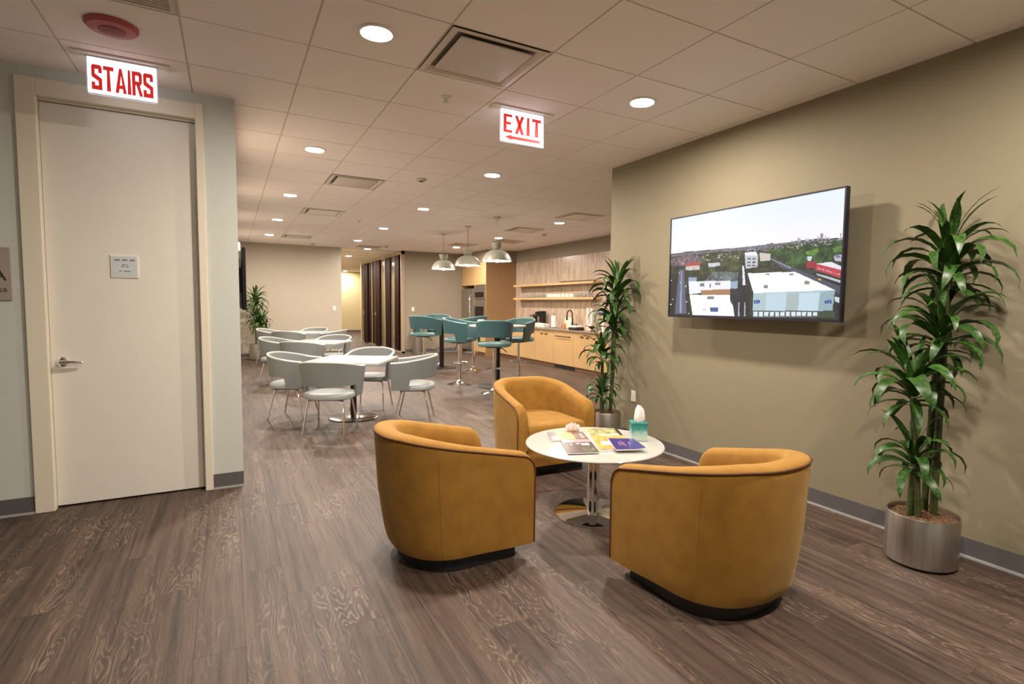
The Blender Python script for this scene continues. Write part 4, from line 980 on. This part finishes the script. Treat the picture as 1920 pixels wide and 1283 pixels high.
def at_c(name, label, cat, y, x=6.95, rz=0, group=None): return thing(name, label, cat, (x, y, ZC), rz, group)
t = at_c('sink', 'shallow steel sink sunk in the stone counter below the faucet', 'sink', 10.95, 6.88)
obj('rim', G().box(-.19, .19, -.34, -.32, 0, .003).box(-.19, .19, .32, .34, 0, .003).box(-.19, -.17, -.32, .32, 0, .003).box(.17, .19, -.32, .32, 0, .003), M['satin'], t); obj('basin', G().box(-.17, .17, -.32, .32, .0002, .001), M['steel'], t)
t = at_c('faucet', 'tall dark gooseneck faucet over the kitchen sink', 'faucet', 10.62, 7.08, math.radians(200))
obj('body', G().lathe([(.03, 0), (.03, .012), (.022, .02), (.022, .14), (.016, .16), (0, .16)], 20), M['bronze'], t, 40)
obj('spout', G().tube([(0, 0, .15), (0, 0, .33)]+[(.105-.105*math.cos(a), 0, .33+.105*math.sin(a)) for a in [PI*k/10 for k in range(1, 11)]]+[(.212, 0, .29)], .014, 10), M['bronze'], t, 60); obj('spray_head', G().lathe([(.021, .21), (.018, .295), (0, .295)], 16, .212, 0), M['bronze'], t, 40); obj('lever', G().tube([(0, .02, .10), (0, .06, .105), (.0, .085, .12)], .008, 8), M['bronze'], t)
t = at_c('paper_towel_roll', 'white paper towel roll on a black stand by the sink', 'paper towels', 11.28, 6.98)
obj('stand', G().lathe([(.08, 0), (.08, .012), (.006, .014), (.006, .345), (.012, .35), (0, .36)], 28), M['black'], t, 40); obj('roll', G().lathe([(.02, .016), (.066, .016), (.066, .30), (.02, .30), (.02, .016)], 32, cap=False), M['paper'], t, 40)
t = at_c('coffee_machine', 'black upright coffee machine on the left of the counter', 'coffee machine', 12.02, 7.04)
obj('body', G().rbox(-.03, .13, -.06, .06, 0, .40, .02, 2), M['black'], t); obj('brew_head', G().rbox(-.15, -.02, -.055, .055, .26, .39, .02, 2), M['black'], t); obj('drip_tray', G().rbox(-.15, -.03, -.055, .055, 0, .035, .006, 1), M['blackmetal'], t)
t = at_c('coffee_grinder', 'small dark brewer with a glass jug left of the coffee machine', 'coffee maker', 12.36, 7.0)
obj('base', G().rbox(-.08, .08, -.08, .08, 0, .05, .01, 2), M['black'], t); obj('jug', G().lathe([(.05, .05), (.065, .09), (.06, .16), (.045, .2)], 24), M['darkglass'], t, 40); obj('tower', G().rbox(.05, .10, -.08, .08, .04, .30, .01, 1), M['black'], t); obj('lid', G().rbox(-.07, .1, -.075, .075, .24, .31, .015, 2), M['steel'], t)
t = at_c('dark_jar', 'small dark jar at the far left end of the counter', 'jar', 13.05, 6.9); obj('body', G().lathe([(.05, 0), (.06, .02), (.06, .11), (.045, .13)], 24), M['darkglass'], t, 40); obj('lid', G().lathe([(.045, .13), (.045, .15), (.015, .16), (.015, .18), (0, .18)], 20), M['black'], t, 40)
for k, (y, lb) in enumerate(((11.86, 'leftmost white container between coffee machine and paper towels'), (11.68, 'middle white container between coffee machine and paper towels'), (11.50, 'rightmost white container, beside the paper towels'))):
    t = at_c('white_container', lb, 'container', y, 6.86, 0, 'white containers on the counter'); obj('body', G().rbox(-.09, .09, -.075, .075, 0, .085-.008*k, .012, 2), M['whiteplastic'], t); obj('lid', G().rbox(-.095, .095, -.08, .08, .086-.008*k, .102-.008*k, .005, 1), M['paper'], t)
t = at_c('cutting_board', 'pale board leaning on the tiles behind the faucet', 'board', 10.98, 7.20); obj('board', G().rbox(0, .018, -.16, .16, 0, .26, .006, 1), M['cream'], t); obj('hole', G().box(-.0006, 0, -.03, .03, .215, .235), M['wooddark'], t)
t = at_c('soap_bottle', 'orange soap bottle beside the sink', 'bottle', 10.80, 6.98); obj('body', G().lathe([(.03, 0), (.034, .01), (.034, .10), (.014, .13)], 20), M['orange'], t, 40); obj('pump', G().tube([(0, 0, .13), (0, 0, .175), (-.035, 0, .172)], .006, 8), M['whiteplastic'], t)
t = at_c('capsule_caddy', 'white topped black caddy on the counter right of the faucet', 'caddy', 10.12, 6.86); obj('tray', G().rbox(-.12, .12, -.15, .15, 0, .055, .01, 1), M['black'], t); obj('lid', G().rbox(-.115, .115, -.145, .145, .056, .10, .02, 2), M['whiteplastic'], t, 40); obj('knob', G().lathe([(.012, .10), (.02, .12), (.016, .135), (0, .137)], 14), M['black'], t, 40)
for y, lb in ((10.0, 'left tall stack of white paper cups on the counter'), (9.86, 'right tall stack of white paper cups on the counter')):
    t = at_c('paper_cup_stack', lb, 'cups', y, 7.1, 0, 'paper cup stacks'); g = G()
    for k in range(9): obj('cup', G().lathe([(.032, .002), (.043, .11), (.045, .112), (.043, .114), (.04, .112), (.031, .01), (0, .01)], 18), M['paper'], t, 40, (0, 0, k*.048))
t = at_c('pink_box', 'pale pink packet box at the right of the counter', 'box', 9.72, 6.98); obj('carton', G().rbox(-.06, .06, -.10, .10, 0, .15, .002, 1), mat('pale_pink_card', lin(226, 190, 168), .6), t); obj('flap', G().box(-.0605, -.0598, -.06, .06, .09, .14), M['paper'], t)
t = at_c('black_pan', 'small black ladle-shaped utensil lying on the pink box end of the counter', 'utensil', 9.50, 6.84); obj('bowl', G().lathe([(.02, .05), (.06, .07), (.075, .11), (.07, .11), (.05, .075), (0, .06)], 20), M['black'], t, 40); obj('stand', G().lathe([(.05, 0), (.05, .01), (.012, .015), (.012, .06)], 16), M['black'], t, 40); obj('handle', G().tube([(0, .07, .10), (0, .22, .115)], .009, 8), M['black'], t)
t = at_c('counter_display', 'small black digital display on a white post above the counter', 'display', 9.20, 6.9, 0)
obj('post', G().rbox(.0, .05, -.03, .03, 0, .36, .008, 1), M['whiteplastic'], t); obj('foot', G().rbox(-.05, .10, -.07, .07, 0, .015, .004, 1), M['whiteplastic'], t)
obj('housing', G().rbox(-.03, .03, -.09, .09, .345, .475, .008, 1), M['black'], t); obj('screen', G().box(-.0315, -.0295, -.065, .07, .375, .455), mat('display_screen', (.02, .02, .03), .2, 0, Emission_Color=(*lin(70, 72, 110), 1), Emission_Strength=.8), t)
g = G()
for k, yy in enumerate((.05, .025, -.01, -.035)): g.box(-.0325, -.0314, yy-.009, yy+.009, .41, .445)
obj('digits', g, emis('display_digits', lin(200, 200, 240), 1.2), t); obj('button', G().box(-.0325, -.0314, -.02, .03, .38, .392), emis('display_button', lin(255, 230, 220), 1.5), t)

# ------------------------------------------------------------------ glazed office fronts along the corridor
OX = 4.42
M['frame'] = mat('pale_metal_frame', lin(160, 142, 120), .4)
M['reflectpanel'] = mat('pale_reflection_panel', lin(112, 100, 86), .12)  # pale tone paints the corridor's reflection into the glass; pale panel shares it
w_ = struct('window_1', G().box(OX, OX+.10, 15.62, 21.1, 2.90, CE).box(OX, OX+.10, 15.62, 21.1, 0, .05), M['frame'])
for y0 in (15.62, 17.5, 19.3, 21.0): obj('post', G().box(OX-.008, OX+.105, y0, y0+.06, 0, CE), M['frame'], w_)
for y0, y1, m_ in ((15.72, 15.95, 'officeglass'), (16.40, 16.95, 'reflectpanel'), (20.56, 21.0, 'officeglass')): obj('pane', G().box(OX+.045, OX+.055, y0, y1, .05, 2.90), M[m_], w_)
obj('panel', G().box(OX+.02, OX+.07, 17.6, 18.1, .05, 2.90), M['reflectpanel'], w_)
for y0, y1 in ((15.95, 16.40), (16.95, 17.5), (18.76, 19.3), (19.4, 19.9)): obj('stile', G().box(OX+.01, OX+.09, y0, y1, .05, 2.90), M['mahogany'], w_)
for k, (y0, y1) in enumerate(((18.1, 18.76), (19.9, 20.56))):
    d = struct(f'door_{k+2}', G().rbox(OX-.03, OX+.03, y0+.004, y1-.004, .03, 2.898, .002, 1), M['mahogany'])
    obj('lever', G().tube([(OX-.03, y1-.10, 1.10), (OX-.08, y1-.10, 1.10), (OX-.08, y1-.26, 1.10)], .014, 8), M['chrome'], d, 60)
    obj('rosette', G().rbox(OX-.038, OX-.03, y1-.13, y1-.07, 1.04, 1.16, .003, 1), M['chrome'], d)
    obj('edge_strip', G().box(OX-.034, OX-.03, y1-.02, y1-.004, .03, 2.9), M['satin'], d)
struct('wall_office_back', G().box(8.0, 8.1, YF+.1, 21.1, 0, CE), M['beige'])
struct('wall_office_end', G().box(OX, 9.8, 21.1, 21.2, 0, CE), M['yellow'])
